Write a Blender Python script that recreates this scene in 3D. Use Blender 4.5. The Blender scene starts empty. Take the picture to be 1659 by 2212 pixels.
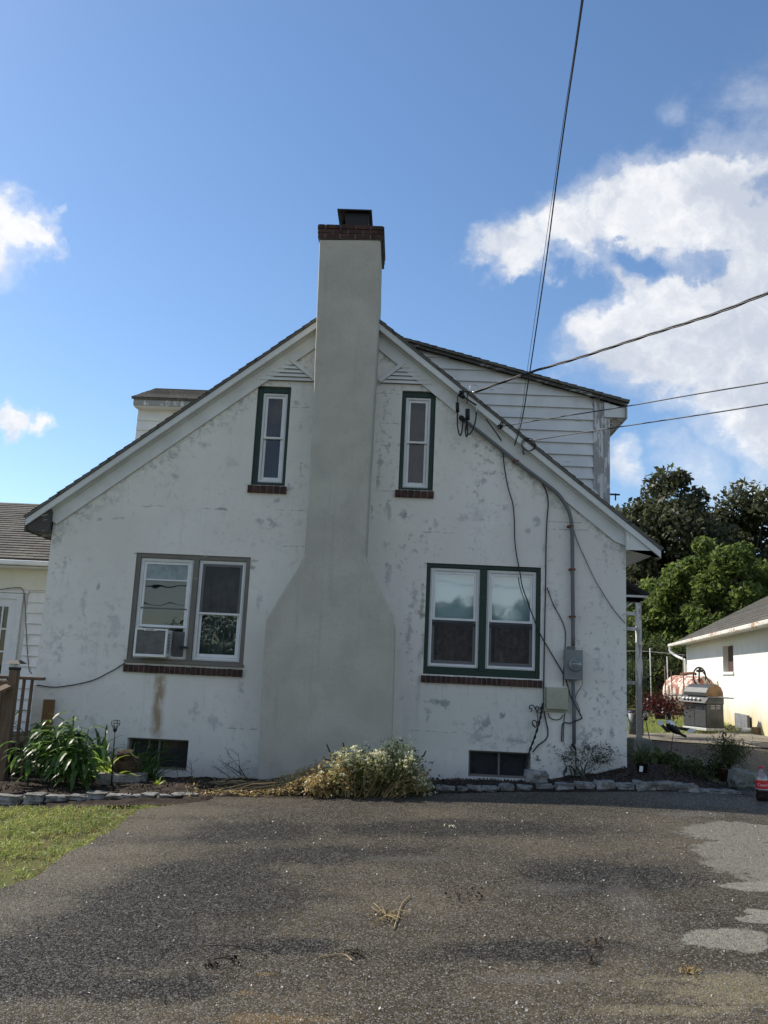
import bpy, bmesh, math, random
import numpy as np
from mathutils import Vector, Matrix, noise as mnoise
from mathutils.geometry import tessellate_polygon
random.seed(7); rng = np.random.default_rng(7)
C = bpy.context.scene
col = C.collection

# ---------------- camera ----------------
F, CX, CY = 1839.0, 829.5, 1106.0          # survey units of the reference (1659 x 2212)
YAW, PITCH, ROLL = math.radians(1.573), math.radians(10.296), math.radians(2.64)
D, H = 11.8, 1.2
_f = Vector((-math.sin(YAW)*math.cos(PITCH), math.cos(YAW)*math.cos(PITCH), math.sin(PITCH)))
_r = Vector((math.cos(YAW), math.sin(YAW), 0)); _u = _r.cross(_f)
_r2 = math.cos(ROLL)*_r + math.sin(ROLL)*_u
_u2 = -math.sin(ROLL)*_r + math.cos(ROLL)*_u
cam = bpy.data.cameras.new('camera'); camo = bpy.data.objects.new('camera', cam); col.objects.link(camo)
m = Matrix(((_r2.x, _u2.x, -_f.x, 0), (_r2.y, _u2.y, -_f.y, -D), (_r2.z, _u2.z, -_f.z, H), (0, 0, 0, 1)))
camo.matrix_world = m
cam.sensor_fit = 'VERTICAL'; cam.sensor_height = 24; cam.lens = F/2212*24
cam.clip_start = .05; cam.clip_end = 2000
C.camera = camo
def ray(px, py):
    return _r2*((px-CX)/F) - _u2*((py-CY)/F) + _f
def at(px, py, Y=0.0):
    d = ray(px, py); t = (Y+D)/d.y
    return Vector((d.x*t, Y, H+d.z*t))
def sm(a, b, x):
    t = min(1, max(0, (x-a)/(b-a))); return t*t*(3-2*t)
def g(x, y):
    """terrain height"""
    lat = .055*(x-3.0)
    lat = max(-.5, min(0, lat))
    fade = 1-sm(3, 12, y)
    z = lat*fade - .03*max(0, -y-2.5)*(1-sm(20, 60, -y)*.4)
    z += .10*sm(5, 9, x)*sm(2, 9, y)
    # the soil lies lower against the foot of the wall and climbs again at the right corner
    T_ = [(-9, -.46), (-5, -.46), (-2.3, -.41), (.8, -.285), (1.9, -.26), (2.5, -.13), (3.0, -.03), (3.2, -.01)]
    if x < 3.2:
        tz = T_[0][1]
        for (a, b), (c, d) in zip(T_, T_[1:]):
            if a <= x <= c: tz = b+(d-b)*(x-a)/(c-a)
        z += min(0, tz-lat)*sm(-1.45, -.15, y)*(1-sm(3, 6, y))
    return z
def gnd(px, py, up=0.0):
    d = ray(px, py); t = 1.0; o = Vector((0, -D, H))
    while t < 60:
        p = o+d*t
        if p.z <= g(p.x, p.y)+up: break
        t += .01
    return o+d*t

# ---------------- render / sky / sun ----------------
C.render.engine = 'CYCLES'
C.view_settings.view_transform = 'Standard'; C.view_settings.look = 'None'
C.view_settings.exposure = 0.62; C.view_settings.gamma = 1
SK, SM = 1.0, .56                                   # shadow displacement per metre of height, to +X and to -Y
SUN = Vector((-SK, SM, 1)).normalized()             # towards the sun
elev = math.asin(SUN.z); az = math.atan2(SUN.x, SUN.y)
class NT:
    def __init__(s, nt): s.nt = nt; s.n = nt.nodes; s.l = nt.links
    def new(s, t, ins=None, **kw):
        n = s.n.new(t)
        for k, v in kw.items(): setattr(n, k, v)
        for k, v in (ins or {}).items(): s.put(n.inputs[k], v)
        return n
    def put(s, sock, v):
        if isinstance(v, bpy.types.NodeSocket): s.l.new(v, sock)
        elif isinstance(v, (tuple, list)) and len(v) == 3 and sock.type == 'RGBA': sock.default_value = (*v, 1)
        else: sock.default_value = v
    def m(s, op, a, b=0.0, c=0.0, clamp=False):
        n = s.n.new('ShaderNodeMath'); n.operation = op; n.use_clamp = clamp
        s.put(n.inputs[0], a); s.put(n.inputs[1], b); s.put(n.inputs[2], c); return n.outputs[0]
    def v(s, op, a, b=(0, 0, 0)):
        n = s.n.new('ShaderNodeVectorMath'); n.operation = op
        s.put(n.inputs[0], a); s.put(n.inputs[1], b)
        return n.outputs['Value'] if op in ('DISTANCE', 'DOT_PRODUCT', 'LENGTH') else n.outputs[0]
    def noise(s, vec, scale, detail=4, rough=.55, dist=0.0):
        n = s.n.new('ShaderNodeTexNoise'); s.put(n.inputs['Vector'], vec)
        n.inputs['Scale'].default_value = scale; n.inputs['Detail'].default_value = detail
        n.inputs['Roughness'].default_value = rough; n.inputs['Distortion'].default_value = dist
        return n.outputs['Fac']
    def sstep(s, x, a, b):
        n = s.n.new('ShaderNodeMapRange'); n.interpolation_type = 'SMOOTHSTEP'
        s.put(n.inputs[0], x); s.put(n.inputs[1], a); s.put(n.inputs[2], b); return n.outputs[0]
    def mix(s, f, a, b):
        n = s.n.new('ShaderNodeMix'); n.data_type = 'RGBA'
        s.put(n.inputs[0], f); s.put(n.inputs[6], a); s.put(n.inputs[7], b); return n.outputs[2]
    def scale(s, vec, k):
        n = s.n.new('ShaderNodeMapping'); s.put(n.inputs['Vector'], vec); n.inputs['Scale'].default_value = k; return n.outputs[0]
    def xyz(s, vec):
        n = s.n.new('ShaderNodeSeparateXYZ'); s.put(n.inputs[0], vec); return n.outputs
w = bpy.data.worlds.new('World'); C.world = w; w.use_nodes = True
T = NT(w.node_tree); T.n.clear()
sky = T.new('ShaderNodeTexSky', sky_type='NISHITA', sun_disc=False, sun_elevation=elev, sun_rotation=az,
            altitude=100, air_density=1.0, dust_density=.25, ozone_density=2.6)
tc = T.new('ShaderNodeTexCoord').outputs['Generated']
wn = T.new('ShaderNodeTexNoise', {'Vector': tc, 'Scale': 5.0, 'Detail': 7.0, 'Roughness': .62}, noise_dimensions='3D').outputs['Color']
warp = T.v('MULTIPLY', T.v('SUBTRACT', wn, (.5, .5, .5)), (.20, .20, .20))
tw = T.v('ADD', tc, warp)
big = T.noise(tc, 3.4, 9, .62, .3); fine = T.noise(T.scale(tc, (1, 1, 1.8)), 11, 8, .65, .2)
blobs = None
for (px, py, r, wgt) in [(1610, 450, .080, 1.1), (1500, 440, .070, 1.05), (1390, 480, .065, .95), (1280, 520, .055, .85), (1180, 545, .042, .7), (1110, 545, .028, .5), (1570, 355, .036, .8), (1450, 380, .03, .6),
                         (1660, 700, .15, 1.15), (1520, 700, .11, 1.1), (1400, 745, .09, 1.0), (1620, 820, .10, 1.1), (1480, 790, .08, 1.0), (1400, 620, .055, .75), (1280, 612, .045, .7), (1500, 600, .03, .4), (1800, 560, .2, 1),
                         (15, 512, .056, 1.1), (-60, 510, .08, 1.1), (95, 540, .036, .9), (50, 555, .04, .9), (45, 928, .017, .8), (-10, 926, .024, .95), (0, 600, .03, .35),
                         (1345, 1050, .03, .5), (1640, 1070, .035, .6), (1450, 1010, .035, .28), (165, 492, .012, .42), (1430, 245, .03, .22), (1500, 1060, .05, .25)]:
    d = ray(px, py).normalized()
    dist = T.v('DISTANCE', T.v('NORMALIZE', tw), tuple(d))
    b = T.m('MULTIPLY', T.sstep(dist, r*1.35, r*.15), wgt)
    blobs = b if blobs is None else T.m('MAXIMUM', blobs, b)
for (px, py, r, wgt) in [(1500, 590, .022, .5), (1410, 575, .024, .6), (1330, 672, .035, .6), (1645, 395, .028, .6), (1230, 660, .04, .6), (1470, 330, .03, .3), (1440, 600, .015, .2)]:
    dist = T.v('DISTANCE', T.v('NORMALIZE', tw), tuple(ray(px, py).normalized()))
    blobs = T.m('SUBTRACT', blobs, T.m('MULTIPLY', T.sstep(dist, r*1.3, r*.1), wgt))
dens = T.m('ADD', T.m('MULTIPLY', blobs, 1.0), T.m('ADD', T.m('MULTIPLY', T.m('SUBTRACT', big, .5), 1.0), T.m('MULTIPLY', T.m('SUBTRACT', fine, .5), 1.0)))
cm = T.m('MULTIPLY', T.m('MAXIMUM', T.sstep(dens, .24, .72), T.m('MULTIPLY', T.sstep(dens, -.02, .52), .42)), T.sstep(blobs, .0, .30))
shade = T.noise(T.v('ADD', tw, (.03, .0, .05)), 7, 6, .6)
ccol = T.mix(T.sstep(T.m('ADD', shade, T.m('MULTIPLY', T.m('SUBTRACT', T.noise(T.v('ADD', tw, (.02, 0, .03)), 2.6, 4, .5), .5), .8)), .36, .62), (3.9, 4.2, 4.8), (6.5, 6.5, 6.5))
tint = T.n.new('ShaderNodeMix'); tint.data_type = 'RGBA'; tint.blend_type = 'MULTIPLY'; tint.inputs[0].default_value = 1
hs = T.new('ShaderNodeHueSaturation', {'Saturation': 1.08, 'Value': 1.0, 'Color': sky.outputs[0]}); T.put(tint.inputs[6], hs.outputs[0]); T.put(tint.inputs[7], (1.0, 1.0, 1.0))
# broken bright cloud added behind the viewer as neutral fill; window panes mirror it
ty = T.xyz(tc)[1]
bk_ = T.m('MULTIPLY', T.sstep(ty, -.15, -.55), T.sstep(T.m('ADD', big, T.m('MULTIPLY', T.m('SUBTRACT', fine, .5), .5)), .40, .62))
skyc = T.mix(T.m('MULTIPLY', cm, .93), tint.outputs[2], ccol)
skyc = T.mix(T.m('MULTIPLY', bk_, .62), skyc, (5.6, 5.5, 5.3))
bg = T.new('ShaderNodeBackground', {'Color': skyc, 'Strength': .104})
T.l.new(bg.outputs[0], T.new('ShaderNodeOutputWorld').inputs[0])
sl = bpy.data.lights.new('sun', 'SUN'); sl.energy = 4.0; sl.angle = math.radians(.53); sl.color = (1, .93, .82)
so = bpy.data.objects.new('sun', sl); col.objects.link(so)
so.rotation_euler = SUN.to_track_quat('Z', 'Y').to_euler(); so.location = (-8, 6, 12)

# ---------------- mesh helpers ----------------
class MB:
    def __init__(s): s.v = []; s.f = []; s.uv = {}; s.sm = []
    def quad(s, a, b, c, d, uv=None):
        i = len(s.v); s.v += [tuple(a), tuple(b), tuple(c), tuple(d)]; s.f.append((i, i+1, i+2, i+3))
        if uv: s.uv[len(s.f)-1] = uv
        return s
    def tri(s, a, b, c):
        i = len(s.v); s.v += [tuple(a), tuple(b), tuple(c)]; s.f.append((i, i+1, i+2)); return s
    def box(s, x0, x1, y0, y1, z0, z1, M=None):
        i = len(s.v)
        P = [(x0, y0, z0), (x1, y0, z0), (x1, y1, z0), (x0, y1, z0), (x0, y0, z1), (x1, y0, z1), (x1, y1, z1), (x0, y1, z1)]
        if M is not None: P = [tuple(M @ Vector(p)) for p in P]
        s.v += P
        s.f += [tuple(i+k for k in q) for q in ((0, 3, 2, 1), (4, 5, 6, 7), (0, 1, 5, 4), (1, 2, 6, 5), (2, 3, 7, 6), (3, 0, 4, 7))]
        return s
    def prism(s, poly, y0, y1):
        """poly of (x,z), extruded along Y"""
        n = len(poly); i = len(s.v)
        s.v += [(x, y0, z) for x, z in poly]+[(x, y1, z) for x, z in poly]
        s.f.append(tuple(i+k for k in range(n))); s.f.append(tuple(i+n+k for k in reversed(range(n))))
        for k in range(n):
            j = (k+1) % n; s.f.append((i+k, i+n+k, i+n+j, i+j))
        return s
    def frame(s, x0, x1, z0, z1, wd, y0, y1, wb=None, wt=None):
        wb = wd if wb is None else wb; wt = wd if wt is None else wt
        s.box(x0, x0+wd, y0, y1, z0, z1); s.box(x1-wd, x1, y0, y1, z0, z1)
        s.box(x0+wd, x1-wd, y0, y1, z0, z0+wb); s.box(x0+wd, x1-wd, y0, y1, z1-wt, z1); return s
    def tube(s, pts, r, n=7, cap=True):
        pts = [Vector(p) for p in pts]; k = len(pts)
        rs = r if isinstance(r, (list, tuple)) else [r]*k
        i0 = len(s.v); t = (pts[1]-pts[0]).normalized()
        nrm = t.orthogonal().normalized()
        for j, p in enumerate(pts):
            t2 = ((pts[min(j+1, k-1)]-pts[max(j-1, 0)])).normalized() if k > 1 else t
            nrm = (nrm-t2*nrm.dot(t2))
            nrm = nrm.normalized() if nrm.length > 1e-6 else t2.orthogonal().normalized()
            b = t2.cross(nrm)
            for q in range(n):
                a = 2*math.pi*q/n
                s.v.append(tuple(p+(nrm*math.cos(a)+b*math.sin(a))*rs[j]))
        for j in range(k-1):
            for q in range(n):
                a, b2 = i0+j*n+q, i0+j*n+(q+1) % n
                s.f.append((a, b2, b2+n, a+n)); s.sm.append(len(s.f)-1)
        if cap:
            s.f.append(tuple(i0+q for q in reversed(range(n)))); s.f.append(tuple(i0+(k-1)*n+q for q in range(n)))
        return s
    def lathe(s, prof, c=(0, 0, 0), n=24, M=None):
        """prof of (r,z)"""
        i0 = len(s.v); c = Vector(c)
        for r, z in prof:
            for q in range(n):
                a = 2*math.pi*q/n; p = Vector((r*math.cos(a), r*math.sin(a), z))
                s.v.append(tuple((M @ p if M is not None else p)+c))
        for j in range(len(prof)-1):
            for q in range(n):
                a, b = i0+j*n+q, i0+j*n+(q+1) % n
                s.f.append((a, b, b+n, a+n)); s.sm.append(len(s.f)-1)
        s.f.append(tuple(i0+q for q in reversed(range(n)))); s.f.append(tuple(i0+(len(prof)-1)*n+q for q in range(n)))
        return s
    def build(s, name, mat, parent=None, bevel=0, smooth=None):
        me = bpy.data.meshes.new(name); me.from_pydata(s.v, [], s.f)
        if s.uv:
            uvl = me.uv_layers.new(name='UVMap')
            for fi, uv in s.uv.items():
                for k, li in enumerate(me.polygons[fi].loop_indices): uvl.data[li].uv = uv[k]
        if smooth: me.polygons.foreach_set('use_smooth', [True]*len(me.polygons))
        elif s.sm:
            for k in s.sm: me.polygons[k].use_smooth = True
        me.materials.append(mat)
        o = bpy.data.objects.new(name, me); col.objects.link(o)
        if parent: put(o, parent)
        if bevel:
            b = o.modifiers.new('bevel', 'BEVEL'); b.width = bevel; b.segments = 2; b.limit_method = 'ANGLE'
        me.update(); return o
def put(o, parent):
    """parent while keeping mesh coordinates in world space"""
    o.parent = parent
    o.matrix_parent_inverse = Matrix.Translation(-parent.location) if parent.type == 'EMPTY' else Matrix()
def tag(o, label, cat=None, group=None, kind=None):
    if label: o['label'] = label
    if cat: o['category'] = cat
    if group: o['group'] = group
    if kind: o['kind'] = kind
    return o
def thing(name, label, cat, loc=(0, 0, 0), group=None):
    o = bpy.data.objects.new(name, None); col.objects.link(o); o.location = loc; o.empty_display_size = .2
    return tag(o, label, cat, group)
def smoothpath(pts, n=8):
    pts = [Vector(p) for p in pts]; out = []
    P = [2*pts[0]-pts[1]]+pts+[2*pts[-1]-pts[-2]]
    for i in range(1, len(P)-2):
        a, b, c, d = P[i-1:i+3]
        for k in range(n):
            t = k/n
            out.append(.5*((2*b)+(c-a)*t+(2*a-5*b+4*c-d)*t*t+(3*b-a-3*c+d)*t**3))
    out.append(pts[-1]); return out
def np_mesh(name, verts, nper, mat, parent=None, smooth=False):
    """verts (N, nper, 3): N separate polygons in one mesh"""
    N = len(verts); me = bpy.data.meshes.new(name)
    me.vertices.add(N*nper); me.vertices.foreach_set('co', verts.reshape(-1).astype(np.float32))
    me.loops.add(N*nper); me.loops.foreach_set('vertex_index', np.arange(N*nper, dtype=np.int32))
    me.polygons.add(N); me.polygons.foreach_set('loop_start', np.arange(0, N*nper, nper, dtype=np.int32))
    me.polygons.foreach_set('loop_total', np.full(N, nper, dtype=np.int32))
    me.update(calc_edges=True); me.materials.append(mat)
    o = bpy.data.objects.new(name, me); col.objects.link(o)
    if parent: put(o, parent)
    return o
def leaves(pts, size, aspect=.5, up=.4, sizevar=.5, dirs=None):
    """rhombic leaf quads around pts"""
    n = len(pts); d = rng.normal(size=(n, 3)) if dirs is None else dirs+rng.normal(size=(n, 3))*.35
    d /= np.linalg.norm(d, axis=1)[:, None]
    nn = rng.normal(size=(n, 3)); nn[:, 2] += up*3; nn -= d*np.sum(nn*d, 1)[:, None]
    nn /= np.linalg.norm(nn, axis=1)[:, None]; b = np.cross(d, nn)
    L = size*(1+sizevar*(rng.random(n)-.5)*2)[:, None]
    Wd = L*aspect*.5
    mid = pts+nn*L*.06
    return np.stack([pts-d*L*.5, mid+b*Wd, pts+d*L*.5-nn*L*.12, mid-b*Wd], 1)

# ---------------- materials ----------------
def base(name, rough=.6, spec=.4, metal=0.0):
    mt = bpy.data.materials.new(name); mt.use_nodes = True
    t = NT(mt.node_tree); b = t.n['Principled BSDF']
    b.inputs['Roughness'].default_value = rough; b.inputs['Metallic'].default_value = metal
    b.inputs['Specular IOR Level'].default_value = spec
    co = t.new('ShaderNodeTexCoord').outputs['Object']
    return mt, t, b, co
def bump(t, b, h, strength=.3, dist=.01):
    n = t.new('ShaderNodeBump', {'Height': h, 'Strength': strength, 'Distance': dist}); t.l.new(n.outputs[0], b.inputs['Normal'])
def simple(name, c, rough=.6, metal=0, var=.25, scale=8, spec=.4, bmp=.0, c2=None):
    mt, t, b, co = base(name, rough, spec, metal)
    f = t.noise(co, scale, 6, .6)
    lo = tuple(x*(1-var) for x in c) if c2 is None else c2
    t.put(b.inputs['Base Color'], t.mix(t.sstep(f, .3, .7), lo, tuple(min(1, x*(1+var*.5)) for x in c)))
    if bmp: bump(t, b, t.noise(co, scale*4, 5, .6), bmp, .01)
    return mt
M = {}
def stucco_white():
    mt, t, b, co = base('white_stucco', .85, .25)
    x, y, z = t.xyz(co)
    big = t.noise(co, .55, 5, .6); mid = t.noise(co, 2.6, 8, .68, .4); fine_ = t.noise(co, 11, 7, .7, .3)
    c = t.mix(t.sstep(big, .35, .65), (.71, .685, .62), (.79, .765, .695))
    right = t.m('ADD', .55, t.m('MULTIPLY', t.sstep(x, -1.6, -.3), .45))
    # soft grey grime clouds
    gr = t.m('MULTIPLY', t.sstep(t.m('ADD', mid, t.m('MULTIPLY', t.m('SUBTRACT', fine_, .5), 1.2)), .50, .72), t.m('MULTIPLY', right, t.sstep(big, .40, .62)))
    c = t.mix(t.m('MULTIPLY', gr, .42), c, (.33, .35, .345))
    # flaked paint
    reg = t.noise(co, 1.3, 4, .6, .8)
    fl = t.m('MULTIPLY', t.sstep(t.m('ADD', fine_, t.m('MULTIPLY', reg, .55)), .875, .915), t.sstep(right, .3, .9))
    c = t.mix(t.m('MULTIPLY', fl, .42), c, (.30, .30, .285))
    specks = t.m('MULTIPLY', t.sstep(t.noise(co, 26, 4, .7), .655, .68), t.sstep(reg, .42, .6))
    c = t.mix(t.m('MULTIPLY', specks, .6), c, (.2, .2, .2))
    def blob(px, py, rx, rz, amt, colr, n=.45, Y=0):
        nonlocal c
        p = at(px, py, Y)
        wob = t.m('MULTIPLY', t.m('SUBTRACT', mid, .5), n*4)
        dx = t.m('DIVIDE', t.m('SUBTRACT', x, p.x), rx); dz = t.m('DIVIDE', t.m('SUBTRACT', z, p.z), rz)
        dd = t.m('ADD', t.m('SQRT', t.m('ADD', t.m('MULTIPLY', dx, dx), t.m('MULTIPLY', dz, dz))), wob)
        mk_ = t.sstep(t.m('ADD', t.m('MULTIPLY', t.m('SUBTRACT', 1.25, dd), .55), t.m('MULTIPLY', t.m('SUBTRACT', fine_, .5), 2.6)), .12, .62)
        c = t.mix(t.m('MULTIPLY', mk_, t.m('MULTIPLY', t.sstep(dd, 1.7, 1.0), amt)), c, colr)
    # cream painted band below the right window
    xl, xr = at(862, 1530).x, at(1172, 1530).x
    cr = t.m('MULTIPLY', t.m('MULTIPLY', t.sstep(x, xl, xl+.1), t.sstep(x, xr+.01, xr)), t.m('MULTIPLY', t.sstep(z, at(1000, 1622).z-.1, at(1000, 1600).z), t.sstep(z, at(1000, 1478).z, at(1000, 1500).z)))
    c = t.mix(t.m('MULTIPLY', cr, .55), c, (.60, .61, .55))
    G = (.27, .29, .30)
    for a in [(250, 1350, .12, .25, .35), (180, 1300, .06, .2, .35), (460, 1560, .12, .10, .4), (520, 1490, .05, .16, .5), (420, 1540, .10, .16, .35), (590, 1130, .10, .08, .5), (600, 1080, .07, .05, .6), (440, 960, .10, .05, .4), (380, 1030, .08, .05, .4), (560, 1300, .05, .2, .4), (130, 1400, .05, .2, .35), (200, 1560, .12, .12, .3), (500, 1000, .14, .10, .25), (650, 1010, .03, .14, .4), (1000, 1120, .12, .10, .35), (940, 1130, .06, .10, .4), (1090, 1100, .05, .07, .45), (1200, 1300, .05, .2, .35), (1290, 1430, .08, .2, .3), (1300, 1290, .06, .15, .3), (840, 1100, .05, .15, .5), (925, 1540, .05, .1, .5), (1050, 1560, .14, .09, .7), (1120, 1600, .18, .10, .55), (960, 1520, .10, .06, .8), (930, 1515, .12, .04, .6), (1085, 1545, .07, .05, .9), (1030, 1590, .22, .12, .45),
              (1160, 1335, .05, .12, .3), (883, 1370, .05, .35, .55), (895, 1290, .06, .22, .5), (905, 1420, .04, .12, .5), (845, 1420, .06, .2, .35), (838, 1240, .06, .2, .4),
              (1160, 1125, .07, .09, .6), (1140, 1145, .05, .06, .5), (1040, 1040, .10, .06, .6), (1030, 960, .07, .04, .5), (870, 1110, .07, .12, .5), (835, 1180, .07, .09, .35),
              (820, 1000, .04, .25, .5), (830, 890, .05, .2, .4), (850, 810, .08, .12, .45), (640, 870, .06, .05, .5), (650, 920, .05, .1, .35), (480, 1100, .12, .03, .7), (560, 1125, .10, .04, .45),
              (345, 1000, .04, .025, .6), (212, 1268, .025, .06, .7), (255, 1120, .12, .03, .4), (215, 1122, .04, .03, .5), (545, 1050, .12, .05, .65), (625, 1055, .06, .06, .5),
              (1315, 1110, .05, .15, .35), (1345, 1175, .06, .16, .55), (1322, 1580, .035, .12, .8), (1320, 1620, .02, .05, .7), (1265, 1500, .025, .06, .6), (1245, 1525, .03, .08, .5), (1165, 1400, .05, .3, .25),
              (120, 1170, .08, .12, .45), (140, 1220, .04, .12, .4), (660, 1250, .05, .25, .3), (610, 1370, .03, .1, .3), (1175, 1190, .05, .1, .35), (985, 1330, .1, .1, .0)]:
        blob(*a, G)
    for a in [(552, 1212, .06, .03, .9), (545, 1225, .04, .05, .8), (292, 1196, .05, .02, .8), (916, 1330, .045, .05, .9), (912, 1300, .035, .25, .75), (915, 1390, .03, .25, .6), (922, 1218, .06, .03, .7), (815, 1040, .025, .1, .7),
              (876, 1110, .02, .015, .9), (1000, 905, .02, .02, .8), (803, 1100, .02, .12, .6)]:
        blob(*a, (.33, .31, .27), .6)
    # rust run under the left window and drips below the sills
    p0 = at(349, 1458); p1 = at(349, 1592)
    nx = t.m('SUBTRACT', x, t.m('ADD', p0.x, t.m('MULTIPLY', t.m('SUBTRACT', t.noise(co, 3, 4), .5), .10)))
    rst = t.m('MULTIPLY', t.sstep(t.m('ABSOLUTE', nx), .12, .03), t.m('MULTIPLY', t.sstep(z, p0.z+.03, p0.z-.05), t.sstep(z, p1.z-.1, p1.z+.1)))
    rst = t.m('MULTIPLY', rst, t.sstep(t.noise(t.scale(co, (1, 1, .35)), 9, 6, .7), .25, .6))
    c = t.mix(t.m('MULTIPLY', rst, .85), c, (.30, .20, .09))
    drip = t.sstep(t.noise(t.scale(co, (9, 1, .35)), 1.6, 4, .6), .60, .74)
    for (a0, a1, zz, ln) in [(270, 525, 1458, .9), (909, 1170, 1483, .35), (535, 620, 1068, .3), (853, 937, 1078, .3)]:
        xa, xb = at(a0, zz).x, at(a1, zz).x; zt = at((a0+a1)/2, zz).z
        mk = t.m('MULTIPLY', t.m('MULTIPLY', t.sstep(x, xa, xa+.05), t.sstep(x, xb, xb-.05)), t.m('MULTIPLY', t.sstep(z, zt-ln, zt), t.sstep(z, zt+.06, zt+.04)))
        c = t.mix(t.m('MULTIPLY', t.m('MULTIPLY', mk, drip), .55), c, (.30, .31, .30))
    # thin cracks
    vo = t.new('ShaderNodeTexVoronoi', {'Vector': t.v('ADD', co, t.v('MULTIPLY', t.new('ShaderNodeTexNoise', {'Vector': co, 'Scale': 6.0, 'Detail': 5.0}).outputs['Color'], (.25, .25, .25))), 'Scale': 1.1}, feature='DISTANCE_TO_EDGE').outputs[0]
    crk = t.m('MULTIPLY', t.sstep(vo, .006, .0015), t.sstep(t.noise(co, 1.1, 3), .52, .6))
    c = t.mix(t.m('MULTIPLY', crk, .10), c, (.25, .26, .27))
    # grime that has crept down from under the eaves
    dr_ = t.m('SUBTRACT', t.m('SUBTRACT', 6.10, t.m('MULTIPLY', t.m('ABSOLUTE', t.m('ADD', x, .964)), .787)), z)
    eg = t.m('MULTIPLY', t.sstep(t.m('ADD', dr_, t.m('MULTIPLY', t.m('SUBTRACT', mid, .5), 1.2)), .30, .02), t.sstep(fine_, .42, .62))
    c = t.mix(t.m('MULTIPLY', eg, .55), c, (.30, .31, .30))
    # vertical weather streaks
    vs = t.m('MULTIPLY', t.sstep(t.noise(t.scale(co, (5, 1, .28)), 1.3, 6, .62), .56, .74), t.sstep(big, .35, .6))
    c = t.mix(t.m('MULTIPLY', vs, .30), c, (.36, .37, .36))
    # block joints showing as broken hairlines
    wz = t.m('MULTIPLY', t.m('SUBTRACT', t.noise(co, 5, 4), .5), .05)
    for (a0, a1, yy) in [(812, 868, 915), (808, 862, 962), (806, 856, 1060), (812, 870, 850), (320, 360, 1093), (300, 330, 1095), (430, 490, 1100), (590, 660, 1102), (605, 665, 1180), (1180, 1260, 1128), (1190, 1300, 1145), (905, 990, 1150), (625, 672, 880), (480, 560, 1575), (880, 990, 1580)]:
        q_ = at((a0+a1)/2, yy); dz_ = t.m('ABSOLUTE', t.m('SUBTRACT', t.m('ADD', z, wz), q_.z))
        mk2 = t.m('MULTIPLY', t.sstep(dz_, .010, .003), t.m('MULTIPLY', t.m('MULTIPLY', t.sstep(x, at(a0, yy).x, at(a0, yy).x+.05), t.sstep(x, at(a1, yy).x, at(a1, yy).x-.05)), t.sstep(fine_, .42, .55)))
        c = t.mix(t.m('MULTIPLY', mk2, .6), c, (.24, .25, .25))
    # darker towards the base
    c = t.mix(t.m('MULTIPLY', t.sstep(t.m('ADD', z, t.m('MULTIPLY', mid, .35)), .12, -.18), .35), c, (.42, .42, .40))
    t.put(b.inputs['Base Color'], c)
    bk = t.new('ShaderNodeTexBrick', {'Vector': t.new('ShaderNodeCombineXYZ', {0: x, 1: z}).outputs[0], 'Scale': 1.0, 'Mortar Size': .012, 'Mortar Smooth': 1.0, 'Brick Width': .41, 'Row Height': .205})
    h = t.m('ADD', t.m('MULTIPLY', t.noise(co, 45, 5, .65), .35), t.m('ADD', t.m('MULTIPLY', t.noise(co, 5, 5, .6), .9), t.m('MULTIPLY', bk.outputs['Fac'], -.10)))
    h = t.m('SUBTRACT', h, t.m('MULTIPLY', fl, .3))
    bump(t, b, h, .35, .02); return mt
M['stucco'] = stucco_white()
def chimney_stucco():
    mt, t, b, co = base('grey_cement_render', .9, .2)
    a = t.noise(co, 1.6, 8, .62, .6); f = t.noise(co, 6, 8, .7, .3)
    c = t.mix(t.sstep(a, .3, .7), (.44, .412, .345), (.515, .487, .41))
    c = t.mix(t.m('MULTIPLY', t.sstep(f, .52, .75), .30), c, (.30, .30, .27))
    st_ = t.sstep(t.noise(t.scale(co, (6, 6, .3)), 1.5, 6, .65), .55, .72)
    c = t.mix(t.m('MULTIPLY', st_, .22), c, (.24, .25, .23)); c = t.mix(t.m('MULTIPLY', t.sstep(t.noise(co, 28, 5, .7), .60, .68), .35), c, (.22, .22, .21))
    t.put(b.inputs['Base Color'], c)
    bump(t, b, t.m('ADD', t.m('MULTIPLY', t.noise(co, 60, 4, .6), .3), t.m('ADD', t.noise(co, 4, 6, .6), t.m('MULTIPLY', t.noise(t.scale(co, (2, 1, 1)), 9, 4, .6, 1.5), .6))), .55, .022); return mt
M['chimney'] = chimney_stucco()
def painted(name, c, peel=(.24, .22, .2), amt=.5, rough=.6, stretch=(1, 1, 1), sc=6):
    mt, t, b, co = base(name, rough, .35)
    v = t.scale(co, stretch); f = t.noise(v, sc, 8, .7, .3); a = t.noise(co, 1.2, 3)
    cc = t.mix(t.sstep(t.noise(co, 3, 5), .3, .7), tuple(k*.86 for k in c), c)
    pm = t.m('MULTIPLY', t.sstep(t.m('ADD', f, t.m('MULTIPLY', a, .5)), 1.02-amt*.35, 1.06-amt*.35), .9)
    t.put(b.inputs['Base Color'], t.mix(pm, cc, peel)); bump(t, b, t.m('SUBTRACT', f, pm), .25, .006); return mt
M['trim'] = painted('white_trim_paint', (.70, .71, .68), amt=.22, stretch=(1, 1, 1))
M['siding'] = painted('white_clapboard_paint', (.74, .75, .74), amt=.30, stretch=(.35, 1, 2.5), sc=5)
M['siding_clean'] = painted('white_vinyl_siding', (.88, .87, .83), amt=.0)
M['corner'] = painted('peeling_white_board', (.70, .71, .70), (.30, .29, .27), amt=.85, stretch=(3, 3, .6), sc=4)
M['weathered'] = painted('weathered_grey_wood', (.085, .08, .07), (.42, .42, .40), amt=.55, stretch=(1, 1, 4), rough=.85)
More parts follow.
